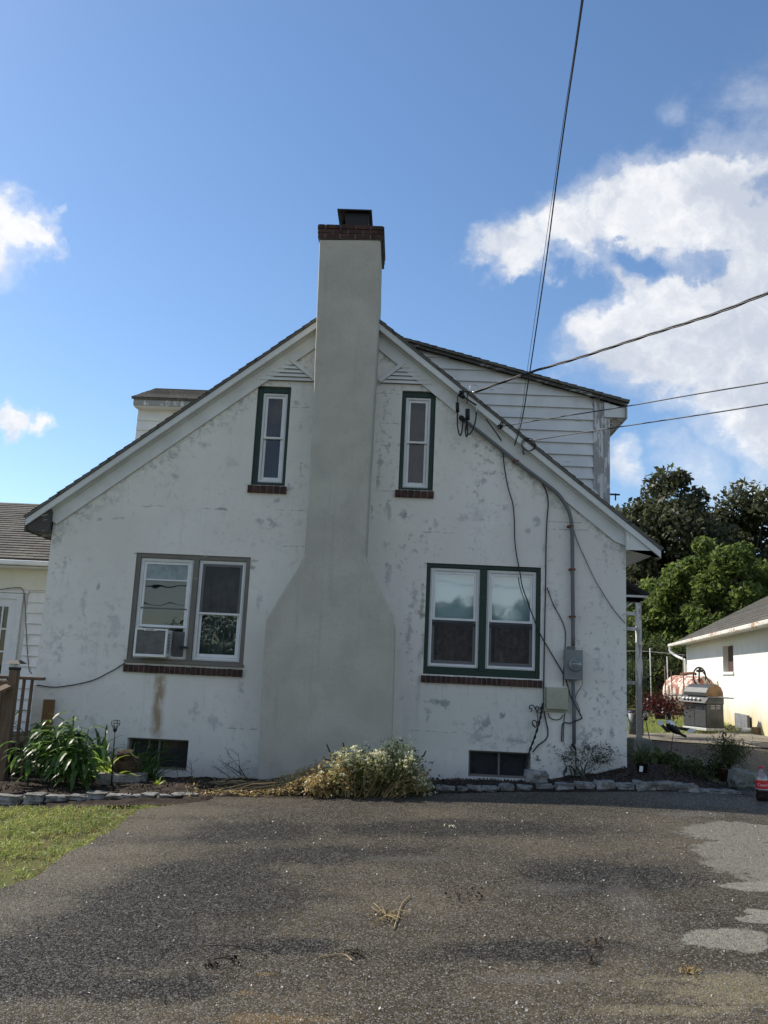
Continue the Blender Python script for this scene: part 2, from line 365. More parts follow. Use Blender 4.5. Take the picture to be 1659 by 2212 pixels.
M['rawframe'] = painted('bare_grey_window_wood', (.19, .175, .15), (.36, .34, .30), amt=.35, rough=.85, sc=9)
M['green'] = painted('dark_green_paint', (.010, .036, .024), (.35, .36, .34), amt=.10, rough=.42, sc=9)
M['vinyl'] = simple('white_vinyl', (.72, .73, .72), .35, var=.06)
M['dark'] = simple('dark_gap', (.01, .01, .01), .8)
def brick_mat():
    mt, t, b, co = base('dark_red_brick', .85, .3)
    oi = t.new('ShaderNodeTexCoord').outputs['Object']
    vor = t.new('ShaderNodeTexVoronoi', {'Vector': oi, 'Scale': 9.0}).outputs['Color']
    f = t.noise(co, 22, 6, .65)
    c = t.mix(t.xyz(vor)[0], (.04, .022, .018), (.085, .042, .033)); c = t.mix(t.m('MULTIPLY', t.sstep(f, .55, .75), .5), c, (.045, .035, .032))
    t.put(b.inputs['Base Color'], c); bump(t, b, t.noise(co, 80, 4), .5, .004); return mt
M['brick'] = brick_mat()
M['mortar'] = simple('grey_mortar', (.20, .185, .17), .95, bmp=.3, scale=30)
def glass(name, refl=.10, tint=(.9, .95, .95), rough=.0):
    mt = bpy.data.materials.new(name); mt.use_nodes = True; t = NT(mt.node_tree); t.n.remove(t.n['Principled BSDF'])
    out = t.n['Material Output']
    fr = t.new('ShaderNodeLayerWeight', {'Blend': .5}).outputs['Facing']
    fac = t.m('ADD', refl, t.m('MULTIPLY', t.m('POWER', fr, 4.0), 1-refl), clamp=True)
    co = t.new('ShaderNodeTexCoord').outputs['Object']
    bp = t.new('ShaderNodeBump', {'Height': t.noise(co, 1.6, 2), 'Strength': .10, 'Distance': .02})
    gl = t.new('ShaderNodeBsdfGlossy', {'Roughness': rough, 'Color': (1, 1, 1)}); t.l.new(bp.outputs[0], gl.inputs['Normal'])
    tr = t.new('ShaderNodeBsdfTransparent', {'Color': tint})
    mx = t.new('ShaderNodeMixShader', {0: fac}); t.l.new(tr.outputs[0], mx.inputs[1]); t.l.new(gl.outputs[0], mx.inputs[2])
    t.l.new(mx.outputs[0], out.inputs[0]); return mt
M['glass'] = glass('window_glass', .07, (.6, .66, .68)); M['glass_hi'] = glass('double_glazing', .15, (.86, .92, .93), .035); M['glass_dim'] = glass('dusty_glass', .035, (.9, .9, .9))
def screen_mat():
    mt = bpy.data.materials.new('insect_screen'); mt.use_nodes = True; t = NT(mt.node_tree)
    b = t.n['Principled BSDF']; b.inputs['Base Color'].default_value = (.04, .04, .045, 1); b.inputs['Roughness'].default_value = .7
    tr = t.new('ShaderNodeBsdfTransparent'); mx = t.new('ShaderNodeMixShader', {0: .38})
    t.l.new(tr.outputs[0], mx.inputs[1]); t.l.new(b.outputs[0], mx.inputs[2]); t.l.new(mx.outputs[0], t.n['Material Output'].inputs[0]); return mt
M['screen'] = screen_mat()
M['blind'] = simple('pale_blue_white_blind', (.62, .70, .72), .7, var=.05)
M['shade_g'] = simple('grey_green_shade', (.12, .165, .16), .8, var=.1)
M['curtain'] = simple('brown_patterned_curtain', (.50, .40, .31), .9, var=.5, scale=14)
M['curtain_g'] = simple('grey_green_curtain', (.34, .37, .36), .9, var=.4, scale=5)
M['curtain_d'] = simple('dim_violet_curtain', (.012, .014, .026), .9, var=.2, scale=3)
def shingle(name, c1, c2, moss=.0):
    mt, t, b, co = base(name, .92, .2)
    uv = t.new('ShaderNodeTexCoord').outputs['UV']
    bk = t.new('ShaderNodeTexBrick', {'Vector': uv, 'Color1': c1, 'Color2': c2, 'Mortar': tuple(k*.25 for k in c1), 'Scale': 1.0, 'Mortar Size': .006, 'Brick Width': .30, 'Row Height': .14, 'Bias': .0}, offset=.5)
    cc = t.mix(t.m('MULTIPLY', t.sstep(t.noise(co, 1.2, 6, .65), .4, .7), .5), bk.outputs[0], tuple(k*.55 for k in c2))
    cc = t.mix(t.m('MULTIPLY', t.sstep(t.noise(co, 70, 3), .55, .7), .5), cc, tuple(min(1, k*2.2) for k in c2))
    if moss: cc = t.mix(t.m('MULTIPLY', t.sstep(t.noise(co, 4, 7, .7), .56, .7), moss), cc, (.30, .27, .22))
    t.put(b.inputs['Base Color'], cc); bump(t, b, t.m('ADD', t.noise(co, 90, 3), t.m('MULTIPLY', bk.outputs['Fac'], -.8)), .5, .006); return mt
M['shingle'] = shingle('grey_asphalt_shingles', (.11, .105, .095), (.20, .19, .165))
M['shingle_old'] = shingle('worn_grey_shingles', (.09, .085, .075), (.15, .14, .12), .35)
M['shingle_dark'] = shingle('dark_blue_grey_shingles', (.03, .035, .04), (.06, .065, .07))
def wood(name, c, rough=.8):
    mt, t, b, co = base(name, rough, .25)
    f = t.noise(t.scale(co, (14, 14, 1.2)), 3, 7, .65, .8)
    cc = t.mix(t.sstep(f, .3, .7), tuple(k*.55 for k in c), c); cc = t.mix(t.m('MULTIPLY', t.sstep(t.noise(co, 5, 4), .6, .75), .5), cc, tuple(k*.5 for k in c))
    t.put(b.inputs['Base Color'], cc); bump(t, b, f, .4, .005); return mt
M['wood'] = wood('weathered_brown_timber', (.20, .135, .09)); M['wood_o'] = wood('tan_board', (.26, .15, .07)); M['wood_l'] = wood('pale_pine', (.45, .30, .15))
def stone(name, c1, c2, sc=9):
    mt, t, b, co = base(name, .92, .25)
    f = t.noise(co, sc, 8, .7); f2 = t.noise(co, sc*5, 4, .6)
    c = t.mix(t.sstep(f, .35, .65), c1, c2); c = t.mix(t.m('MULTIPLY', t.sstep(f2, .58, .7), .6), c, tuple(k*.35 for k in c1))
    t.put(b.inputs['Base Color'], c); bump(t, b, t.m('ADD', f, t.m('MULTIPLY', f2, .3)), .6, .02); return mt
M['stone'] = stone('grey_granite', (.10, .095, .085), (.30, .295, .275)); M['rock'] = stone('warm_grey_rock', (.16, .15, .13), (.28, .26, .23)); M['statue'] = stone('brown_cast_stone', (.035, .022, .014), (.085, .055, .035)); M['concrete'] = stone('mossy_concrete', (.14, .145, .125), (.24, .24, .21), 5)
M['slab'] = stone('stained_grey_slab', (.13, .13, .14), (.23, .23, .24), 4)
M['black'] = simple('black_rubber', (.012, .012, .013), .55, var=.3); M['iron'] = simple('black_wrought_iron', (.015, .014, .014), .55, metal=.2, spec=.5, scale=30)
M['wire'] = simple('dark_cable_jacket', (.02, .02, .022), .5); M['wire_g'] = simple('grey_cable_jacket', (.16, .16, .16), .6); M['alu'] = simple('bare_aluminium_strand', (.55, .55, .55), .35, metal=.8)
M['meterbox'] = simple('grey_enamel', (.20, .215, .21), .5, var=.15, scale=4); M['conduit'] = painted('grey_galvanised_conduit', (.15, .155, .155), (.22, .10, .04), amt=.35, rough=.6)
M['rustclip'] = simple('rusty_strap', (.16, .07, .03), .9); M['beige'] = simple('aged_beige_plastic', (.40, .385, .29), .5, var=.12, scale=3); M['ring'] = simple('steel_ring', (.45, .46, .46), .35, metal=.7)
M['meterface'] = simple('pale_meter_face', (.55, .56, .54), .5, var=.05); M['lcd'] = simple('dark_lcd', (.05, .06, .06), .3); M['ac'] = simple('off_white_enamel', (.80, .80, .77), .45, var=.1)
M['acgrille'] = simple('grey_coil_fins', (.12, .12, .12), .6, var=.2)
M['steel'] = simple('brushed_stainless', (.075, .078, .08), .55, metal=.45, var=.12); M['steel_d'] = simple('smoked_steel', (.07, .075, .08), .38, metal=.3, var=.3); M['tanlid'] = simple('rusty_tan_lid', (.30, .17, .07), .6, var=.5, scale=5)
M['lightgrey'] = simple('pale_grey_plastic', (.62, .62, .60), .5); M['white'] = simple('matt_white', (.82, .82, .80), .6, var=.05); M['red'] = simple('red_plastic', (.55, .015, .02), .4, var=.08)
M['pot'] = simple('dark_plastic_pot', (.018, .018, .016), .5); M['terracotta'] = simple('dull_terracotta', (.10, .045, .03), .8, bmp=.2); M['blue'] = simple('blue_plastic', (.02, .04, .16), .5)
M['galv'] = simple('dull_galvanised', (.15, .17, .18), .6, metal=.3, var=.25)
def tankmat():
    mt, t, b, co = base('rusting_cream_tank_paint', .6, .35)
    x, y, z = t.xyz(co)
    f = t.noise(t.scale(co, (7, 7, .5)), 1.7, 7, .65, .5); a = t.noise(co, 5, 5, .65)
    top = t.sstep(z, .55, 1.05)
    mk = t.sstep(t.m('ADD', f, t.m('ADD', t.m('MULTIPLY', top, .13), t.m('MULTIPLY', t.m('SUBTRACT', a, .5), .3))), .575, .64)
    t.put(b.inputs['Base Color'], t.mix(mk, (.74, .65, .54), t.mix(t.sstep(a, .4, .6), (.22, .06, .035), (.36, .13, .08)))); bump(t, b, mk, .3, .005); return mt
M['tank'] = tankmat()
def leafmat(name, c1, c2, trans=.45, sc=1.5, rough=.45, spec=.5):
    mt, t, b, co = base(name, rough, spec)
    geo = t.new('ShaderNodeNewGeometry')
    ri = geo.outputs['Random Per Island']
    f = t.m('ADD', t.m('MULTIPLY', ri, .6), t.m('MULTIPLY', t.noise(co, sc, 3), .6))
    c = t.mix(t.sstep(f, .3, .9), c1, c2); t.put(b.inputs['Base Color'], c)
    tl = t.new('ShaderNodeBsdfTranslucent'); t.put(tl.inputs[0], t.mix(t.sstep(f, .2, 1.), tuple(min(1, k*1.9) for k in c1), tuple(min(1, k*1.9) for k in c2)))
    mx = t.new('ShaderNodeMixShader', {0: trans}); t.l.new(b.outputs[0], mx.inputs[1]); t.l.new(tl.outputs[0], mx.inputs[2]); t.l.new(mx.outputs[0], t.n['Material Output'].inputs[0]); return mt
M['leaf_dark'] = leafmat('dark_maple_leaf', (.035, .043, .022), (.105, .11, .052), .25, .4, .5, .35)
M['leaf_mid'] = leafmat('fresh_green_leaf', (.040, .065, .015), (.145, .185, .045), .42, .5, .6, .22)
M['leaf_brush'] = leafmat('brush_leaf', (.03, .045, .015), (.10, .12, .04), .35, .6, .6, .25)
M['leaf_lily'] = leafmat('glossy_blade_leaf', (.030, .065, .014), (.10, .18, .035), .42, 2, .42, .4)
M['leaf_hosta'] = leafmat('yellow_green_leaf', (.13, .19, .02), (.26, .33, .06), .45, 2)
M['leaf_dull'] = leafmat('dull_shrub_leaf', (.035, .042, .022), (.10, .10, .06), .25, 3)
M['leaf_aster'] = leafmat('grey_green_aster_leaf', (.09, .11, .035), (.22, .22, .07), .35, 3)
M['leaf_dry'] = leafmat('dried_yellow_leaf', (.22, .15, .055), (.42, .32, .14), .3, 3)
M['flower'] = leafmat('cream_white_petal', (.62, .60, .34), (.82, .80, .58), .3, 4)
M['leaf_red'] = leafmat('dark_red_leaf', (.04, .012, .010), (.14, .03, .02), .3, 3)
M['straw'] = leafmat('dry_straw', (.30, .20, .09), (.50, .38, .20), .15, 3, .7)
M['twig'] = simple('dark_twig', (.045, .032, .022), .85, var=.4, scale=20)
M['bark'] = simple('grey_brown_bark', (.09, .075, .06), .95, bmp=.6, scale=6)
M['grass'] = leafmat('lawn_blade', (.07, .12, .015), (.38, .41, .12), .30, 1.5, .6)
M['mulch'] = leafmat('mulch_chip', (.025, .016, .011), (.11, .08, .06), .0, 4, .9, .2)
M['gravel'] = leafmat('light_chip', (.12, .11, .10), (.45, .43, .40), .0, 9, .6, .5)
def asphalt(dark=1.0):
    mt, t, b, co = base('old_asphalt' if dark == 1 else 'shaded_asphalt', .8, .22)
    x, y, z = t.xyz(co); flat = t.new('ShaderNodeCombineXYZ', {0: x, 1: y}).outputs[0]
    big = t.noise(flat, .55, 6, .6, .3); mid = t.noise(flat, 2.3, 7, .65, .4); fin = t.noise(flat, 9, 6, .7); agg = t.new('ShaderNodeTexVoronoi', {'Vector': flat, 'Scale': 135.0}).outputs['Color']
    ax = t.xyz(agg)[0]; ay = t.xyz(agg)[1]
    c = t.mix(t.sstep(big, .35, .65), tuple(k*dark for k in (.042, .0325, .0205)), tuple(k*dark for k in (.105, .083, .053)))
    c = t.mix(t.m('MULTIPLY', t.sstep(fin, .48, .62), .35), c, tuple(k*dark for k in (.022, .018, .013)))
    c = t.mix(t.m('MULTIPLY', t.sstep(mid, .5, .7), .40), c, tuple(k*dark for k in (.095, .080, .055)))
    def patch(pts, colr, amt, soft=.25, wob=.9):
        nonlocal c
        mk = None
        for (px, py, rx, ry) in pts:
            p = gnd(px, py)
            dx = t.m('DIVIDE', t.m('SUBTRACT', x, p.x), rx); dy = t.m('DIVIDE', t.m('SUBTRACT', y, p.y), ry)
            d = t.m('SQRT', t.m('ADD', t.m('MULTIPLY', dx, dx), t.m('MULTIPLY', dy, dy)))
            q = t.sstep(t.m('ADD', d, t.m('MULTIPLY', t.m('ADD', t.m('SUBTRACT', mid, .5), t.m('MULTIPLY', t.m('SUBTRACT', fin, .5), .6)), wob*2.2)), 1.0+soft, 1.0-soft)
            mk = q if mk is None else t.m('MAXIMUM', mk, q)
        c = t.mix(t.m('MULTIPLY', mk, amt), c, colr); return mk
    wet = patch([(340, 1955, 1.0, .7), (200, 2060, .75, .4), (420, 1900, .6, .4), (60, 2120, .5, .25), (480, 1800, .9, .4), (980, 1790, 1.3, .35), (330, 2140, .4, .18), (700, 1850, .8, .3), (1290, 1900, .6, .4), (620, 2050, .3, .12), (1150, 2060, .5, .2)], (.009, .0085, .008), .86, .40)
    patch([(1610, 1800, .55, .42), (1680, 1870, .5, .5), (1620, 1840, .4, .3)], (.21, .195, .16), .92, .10, .75)
    patch([(1555, 2030, .22, .14), (1600, 2045, .12, .1)], (.25, .235, .19), .92, .12, .9)
    patch([(1630, 1920, .2, .12), (1655, 1990, .16, .08), (1640, 1975, .1, .06)], (.27, .255, .21), .9, .08, .7)
    patch([(1620, 2150, .38, .16), (1480, 2190, .3, .05), (1560, 2120, .3, .07)], (.20, .17, .10), .75, .4, 1.3)
    patch([(1580, 1735, .8, .35), (1490, 1760, .3, .12)], (.13, .12, .105), .5, .2, .8)
    patch([(400, 1755, .5, .25), (330, 1790, .4, .4), (150, 1900, .35, .4), (120, 1850, .3, .4), (40, 1960, .3, .3), (250, 1840, .3, .2)], (.135, .112, .078), .75, .5, .9)
    patch([(1370, 1960, .14, .5), (1180, 1920, .25, .12), (870, 1860, .4, .08), (1150, 2120, .2, .06)], (.15, .14, .125), .35, .6, 1.5)
    patch([(600, 2205, .22, .05), (520, 2150, .05, .03), (575, 2110, .04, .02)], (.19, .12, .045), .6, .6, 1.6)
    patch([(1010, 1915, .4, .08), (840, 1990, .2, .12), (700, 1990, .7, .12), (950, 2010, .8, .1)], (.055, .042, .026), .6, .5, 1.3)
    ag2 = t.xyz(t.new('ShaderNodeTexVoronoi', {'Vector': flat, 'Scale': 66.0}).outputs['Color'])
    c = t.mix(t.m('MULTIPLY', t.sstep(ag2[0], .90, .95), .35), c, (.28, .25, .20)); c = t.mix(t.m('MULTIPLY', t.sstep(ag2[1], .74, .86), .35), c, (.016, .014, .011))
    speck = t.m('MULTIPLY', t.sstep(ax, .84, .95), t.m('SUBTRACT', 1.0, t.m('MULTIPLY', wet, .4)))
    c = t.mix(t.m('MULTIPLY', speck, .8), c, (.50, .46, .37)); c = t.mix(t.m('MULTIPLY', t.sstep(ay, .7, .9), .5), c, (.02, .02, .02))
    t.put(b.inputs['Base Color'], c)
    t.put(b.inputs['Roughness'], t.m('SUBTRACT', t.m('ADD', .34, t.m('MULTIPLY', ay, .4)), t.m('MULTIPLY', wet, .10)))
    t.put(b.inputs['Specular IOR Level'], t.m('ADD', .06, t.m('MULTIPLY', t.sstep(ay, .72, .85), .75)))
    vd = t.new('ShaderNodeTexVoronoi', {'Vector': flat, 'Scale': 135.0}).outputs['Distance']
    crk = t.new('ShaderNodeTexVoronoi', {'Vector': t.v('ADD', flat, t.v('MULTIPLY', t.new('ShaderNodeTexNoise', {'Vector': flat, 'Scale': 3.0, 'Detail': 4.0}).outputs['Color'], (.5, .5, 0))), 'Scale': .45}, feature='DISTANCE_TO_EDGE').outputs[0]
    hh = t.m('ADD', t.m('MULTIPLY', vd, -.8), t.m('ADD', t.m('ADD', t.m('MULTIPLY', ax, .9), t.m('MULTIPLY', t.noise(flat, 5, 3, .6), .8)), t.m('MULTIPLY', t.sstep(crk, .0, .006), .5)))
    bn = t.new('ShaderNodeBump', {'Height': hh, 'Strength': .8, 'Distance': .009})
    fac = t.v('MULTIPLY', t.v('SUBTRACT', agg, (.5, .5, .5)), (1.1, 1.1, 0))
    t.l.new(t.v('NORMALIZE', t.v('ADD', bn.outputs[0], fac)), b.inputs['Normal']); return mt
M['asphalt'] = asphalt(); M['asphalt_shaded'] = asphalt(.5)  # second copy is darker, with the house shade painted into the side drive
def soil():
    mt, t, b, co = base('dark_soil', .95, .15)
    f = t.noise(co, 7, 8, .7); f2 = t.noise(co, 40, 4)
    t.put(b.inputs['Base Color'], t.mix(t.sstep(f, .35, .65), (.018, .013, .010), (.055, .040, .030))); bump(t, b, t.m('ADD', f, t.m('MULTIPLY', f2, .5)), .9, .03); return mt
M['soil'] = soil()
def earth():
    mt, t, b, co = base('grass_and_earth', .95, .15)
    f = t.noise(co, 1.4, 8, .7); f2 = t.noise(co, 22, 5)
    c = t.mix(t.sstep(f, .38, .6), (.10, .075, .042), (.10, .105, .035)); c = t.mix(t.m('MULTIPLY', t.sstep(f2, .5, .7), .4), c, (.14, .13, .06))
    t.put(b.inputs['Base Color'], c); bump(t, b, f2, .6, .02); return mt
M['earth'] = earth()

# ================= terrain =================
def sheet(name, xs, ys, zf, mat, label=None, kind='structure', up=0.0):
    mb = MB(); nx, ny = len(xs), len(ys)
    mb.v = [(x, y, zf(x, y)+up) for y in ys for x in xs]
    mb.f = [(j*nx+i, j*nx+i+1, (j+1)*nx+i+1, (j+1)*nx+i) for j in range(ny-1) for i in range(nx-1)]
    o = mb.build(name, mat, smooth=True); tag(o, label, kind=kind); return o
def axis(lo, hi, fl, fh, step):
    a = list(np.arange(fl, fh+1e-6, step)); s = step*2; x = fl
    while x > lo: x -= s; s *= 1.5; a.insert(0, max(x, lo))
    s = step*2; x = a[-1]
    while x < hi: x += s; s *= 1.5; a.append(min(x, hi))
    return a
xs = axis(-700, 700, -9, 12, .3); ys = axis(-700, 900, -15, 14, .3)
sheet('ground', xs, ys, lambda x, y: g(x, y)-.06, M['earth'], 'grass and bare earth around the house')
# driveway outline: left boundary against the lawn, back boundary at the bed stones
LB = [gnd(*p) for p in [(450, 1733), (300, 1752), (255, 1785), (190, 1825), (130, 1855), (85, 1895), (0, 1928)]]
LB = sorted([(p.y, p.x) for p in LB])
def left_edge(y):
    if y >= LB[-1][0]: return LB[-1][1]
    if y <= LB[0][0]:
        (y0, x0), (y1, x1) = LB[0], LB[2]; return x0+(y-y0)*(x1-x0)/(y1-y0)*.3
    for (y0, x0), (y1, x1) in zip(LB, LB[1:]):
        if y0 <= y <= y1: return x0+(x1-x0)*(y-y0)/(y1-y0)
SB = [gnd(*p) for p in [(-40, 1730), (100, 1729), (430, 1722), (700, 1722), (940, 1714), (1060, 1707), (1200, 1704), (1400, 1707), (1500, 1711), (1600, 1716)]]
print('stone line', [(round(p.x, 2), round(p.y, 2), round(p.z, 2)) for p in SB])
def stone_y(x):
    if x <= SB[0].x: return SB[0].y
    for a, b in zip(SB, SB[1:]):
        if a.x <= x <= b.x: return a.y+(b.y-a.y)*(x-a.x)/(b.x-a.x)
    return SB[-1].y
mb = MB(); rows = list(np.arange(-24, -2.0, .16)); N = 70
for j, y in enumerate(rows):
    x0 = left_edge(y)+.06*mnoise.noise(Vector((0, y*2.2, 3)))+.025*mnoise.noise(Vector((0, y*9, 3)))
    for i in range(N+1):
        x = x0+(12-x0)*(i/N)**1.15
        yy = min(y, stone_y(x)+.10) if x < SB[-1].x else y
        mb.v.append((x, yy, g(x, yy)+.010+.012*mnoise.noise(Vector((x*.9, yy*.9, 0)))))
for j in range(len(rows)-1):
    for i in range(N): a = j*(N+1)+i; mb.f.append((a, a+1, a+N+2, a+N+1))
tag(mb.build('driveway', M['asphalt'], smooth=True), 'worn asphalt driveway with dark damp stains in front of the house', kind='structure')
# side drive that runs past the house to the garage
RB = [gnd(*p) for p in [(1600, 1716), (1560, 1672), (1510, 1660), (1469, 1650), (1430, 1640)]]
xl = SB[-1].x
def side_left(y):
    pts = [(RB[0].y, RB[0].x), (RB[1].y, RB[1].x), (RB[2].y, RB[2].x), (RB[3].y, RB[3].x), (RB[4].y, RB[4].x), (RB[4].y+1.2, 4.2), (40, 4.2)]
    if y <= pts[0][0]: return pts[0][1]
    for (a, b), (c, d) in zip(pts, pts[1:]):
        if a <= y <= c: return b+(d-b)*(y-a)/(c-a)
    return 4.2
mb = MB(); rows = list(np.arange(-2.0-.16, 8.2, .2)); N = 26
for y in rows:
    x0 = side_left(y)
    if y > 7.0: x0 = max(x0, 4.9)
    for i in range(N+1):
        x = x0+(11-x0)*i/N; mb.v.append((x, y, g(x, y)+.012+.012*mnoise.noise(Vector((x, y, 5)))))
for j in range(len(rows)-1):
    for i in range(N): a = j*(N+1)+i; mb.f.append((a, a+1, a+N+2, a+N+1))
tag(mb.build('side_drive', M['asphalt_shaded'], smooth=True), 'asphalt drive running beside the house to the garage', kind='structure')
# concrete apron before the garage, its pale colour painting in the sunlit strip
mb = MB(); N = 30
for j in range(20):
    for i in range(N+1):
        x = 4.3+(11-4.3)*i/N; y0_ = 5.55-.42*max(0, x-4.9)+.10*mnoise.noise(Vector((x*1.3, 2, 0))); y1_ = 7.75+.08*mnoise.noise(Vector((x*2, 8, 0)))+max(0, x-7.0)*1.2
        y = y0_+(y1_-y0_)*j/19; mb.v.append((x, y, g(x, y)+.030+.008*mnoise.noise(Vector((x, y, 5)))))
for j in range(19):
    for i in range(N): a = j*(N+1)+i; mb.f.append((a, a+1, a+N+2, a+N+1))
def sunlit_apron_mat():
    mt, t, b, co = base('sunlit_concrete', .9, .2); f = t.noise(co, 2.2, 8, .68); f2 = t.noise(co, 30, 4, .7)
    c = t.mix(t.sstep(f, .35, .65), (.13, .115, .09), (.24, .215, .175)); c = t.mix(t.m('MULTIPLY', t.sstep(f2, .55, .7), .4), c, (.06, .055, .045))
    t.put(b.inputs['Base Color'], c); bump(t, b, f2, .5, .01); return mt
tag(mb.build('apron', sunlit_apron_mat(), smooth=True), 'concrete apron before the garage and oil tank, coloured pale as a sunlit strip', kind='structure')
# garden bed soil along the wall, mounded
mb = MB(); NX, NY = 150, 16; X0, X1 = -7.5, SB[-1].x
for j in range(NY+1):
    for i in range(NX+1):
        x = X0+(X1-X0)*i/NX; ye = stone_y(x)-.28
        yb = .12 if x < 3.0 else .12+min(1, (x-3)/.6)*2.6
        if x > 4.2: yb = max(ye+.5, .12+2.6-(x-4.2)*3.2)
        y = ye+(yb-ye)*j/NY; e = sm(.06, .26, j/NY)
        hgt = .03*e+.03*e*mnoise.noise(Vector((x*2.5, y*2.5, 1)))+.02*e*mnoise.noise(Vector((x*9, y*9, 1)))
        mb.v.append((x, y, g(x, y)-.03+.05*sm(.0, .16, j/NY)+hgt))
for j in range(NY):
    for i in range(NX): a = j*(NX+1)+i; mb.f.append((a, a+1, a+NX+2, a+NX+1))
tag(mb.build('garden_bed', M['soil'], smooth=True), 'dark soil bed along the foot of the wall', kind='structure')
def bed_z(x, y):
    ye = stone_y(x); e = sm(0, .2, (y-ye)/2.0)
    return g(x, y)+.02+.03*e+.03*e*mnoise.noise(Vector((x*2.5, y*2.5, 1)))
n = 5200; px = rng.uniform(-6.5, 4.6, n); fy = rng.random(n)
py = np.array([stone_y(a)+.02+f*(1.9 if a < 3.1 else 2.4) for a, f in zip(px, fy)])
pz = np.array([bed_z(a, b)+.012 for a, b in zip(px, py)])
tag(np_mesh('mulch', leaves(np.stack([px, py, pz], 1), .035, .5, up=1.2), 4, M['mulch']), 'wood mulch and dead leaves scattered over the soil bed', kind='stuff')

# ================= house =================
def rect(tl, tr, bl, br, Y=0.0):
    a, b, c, d = at(*tl, Y), at(*tr, Y), at(*bl, Y), at(*br, Y)
    return (a.x+c.x)/2, (b.x+d.x)/2, (c.z+d.z)/2, (a.z+b.z)/2
XL, XR = -5.0, 3.06
house = thing('house', 'white stuccoed gable end house with a tall grey chimney up its front', 'house', (-.97, 0, -.4))
sl_ = .787; RX, RZ = -.964, 6.50
def roofz(x): return RZ-sl_*abs(x-RX)
LW = rect((296.5, 1195), (543.5, 1202.5), (270.7, 1431.5), (523.6, 1439.5))
RW = rect((920.8, 1215.8), (1167.6, 1225.7), (915.4, 1455.1), (1167.6, 1467.6))
UL = rect((556.9, 834.2), (627.8, 834.8), (541.8, 1047.2), (617, 1049.9))
UR = rect((870.9, 844.8), (941.8, 844.8), (858.5, 1056.5), (935.2, 1061.2))
BL = rect((273, 1592), (406, 1600), (272, 1658), (404, 1668))
BR = rect((1013, 1622), (1149, 1625), (1011, 1678), (1144, 1684))
print('windows', [tuple(round(k, 2) for k in r) for r in (LW, RW, UL, UR, BL, BR)])
outer = [(XL, -.9), (XR, -.9), (XR, roofz(XR)-.03), (RX, RZ-.03), (XL, roofz(XL)-.03)]
polys = [[Vector((x, z, 0)) for x, z in outer]]; REC = .13
for (x0, x1, z0, z1) in (LW, RW, UL, UR, BL, BR):
    polys.append([Vector((x0, z0, 0)), Vector((x1, z0, 0)), Vector((x1, z1, 0)), Vector((x0, z1, 0))])
mb = MB(); flat = [v for p in polys for v in p]
mb.v = [(v.x, 0, v.y) for v in flat]
for t_ in tessellate_polygon(polys):
    a, b, c = [Vector(mb.v[k]) for k in t_]
    nrm = (b-a).cross(c-a); mb.f.append(tuple(t_) if nrm.y < 0 else tuple(reversed(t_)))
for (x0, x1, z0, z1) in (LW, RW, UL, UR, BL, BR):
    R_ = .22
    mb.quad((x0, 0, z0), (x1, 0, z0), (x1, R_, z0), (x0, R_, z0)); mb.quad((x0, R_, z1), (x1, R_, z1), (x1, 0, z1), (x0, 0, z1))
    mb.quad((x0, 0, z0), (x0, R_, z0), (x0, R_, z1), (x0, 0, z1)); mb.quad((x1, 0, z1), (x1, R_, z1), (x1, R_, z0), (x1, 0, z0))
DEPTH = 6.6
zs = roofz(XL)-.03
mb.quad((XL, 0, -.9), (XL, 0, zs), (XL, DEPTH, zs), (XL, DEPTH, -.9)); zs = roofz(XR)-.03
mb.quad((XR, 0, -.9), (XR, DEPTH, -.9), (XR, DEPTH, zs), (XR, 0, zs))
i = len(mb.v); mb.v += [(x, DEPTH, z) for x, z in outer]; mb.f.append(tuple(i+k for k in reversed(range(5))))
mb.build('wall', M['stucco'], house)

def roof_slab(name, e0, e1, r1, r0, mat, parent, course=.14, jit=.012, thick=.035, top=True):
    """shingled plane: e0-e1 the eave, r0-r1 the upper edge; real lapped courses"""
    e0, e1, r0, r1 = map(Vector, (e0, e1, r0, r1)); mb = MB()
    nrm = (e1-e0).cross(r0-e0).normalized()
    if nrm.z < 0: nrm = -nrm
    L = (r0-e0).length; n = max(1, int(round(L/course))); W = (e1-e0).length
    # deck
    mb2 = [e0-nrm*thick, e1-nrm*thick, r1-nrm*thick, r0-nrm*thick]
    mb.quad(mb2[0], mb2[3], mb2[2], mb2[1])
    for a, b in ((e0, e1), (e1, r1), (r1, r0), (r0, e0)): mb.quad(a-nrm*thick, b-nrm*thick, b, a)
    R2 = random.Random(3)
    for k in range(n):
        t0, t1 = k/n, (k+1)/n
        a, b = e0.lerp(r0, t0), e1.lerp(r1, t0); c, d = e1.lerp(r1, t1), e0.lerp(r0, t1)
        dx = (b-a).normalized(); j0, j1 = R2.uniform(0, jit), R2.uniform(0, jit)
        a = a-dx*j0; d = d-dx*j0; b = b+dx*j1; c = c+dx*j1
        up = nrm*(.011+R2.uniform(0, .004)); lo = nrm*.001
        v0, v1 = k*course, (k+1)*course
        wa = (b-a).length; u0 = (a-e0).dot(dx)
        mb.quad(a+up, b+up, c+lo*2, d+lo*2, uv=[(u0, v0), (u0+wa, v0), (u0+wa, v1), (u0, v1)])
        mb.quad(a-nrm*.002, b-nrm*.002, b+up, a+up, uv=[(u0, v0)]*4)
        mb.tri(a-nrm*.002, a+up, d+lo*2); mb.tri(b-nrm*.002, c+lo*2, b+up)
    return mb.build(name, mat, parent)
yf, yb = -.17, DEPTH+.17
EL, ER = -5.36, 3.53
zl, zr = roofz(EL), roofz(ER)
roof = roof_slab('roof', (EL, yf, zl), (EL, yb, zl), (RX, yb, RZ), (RX, yf, RZ), M['shingle'], house)
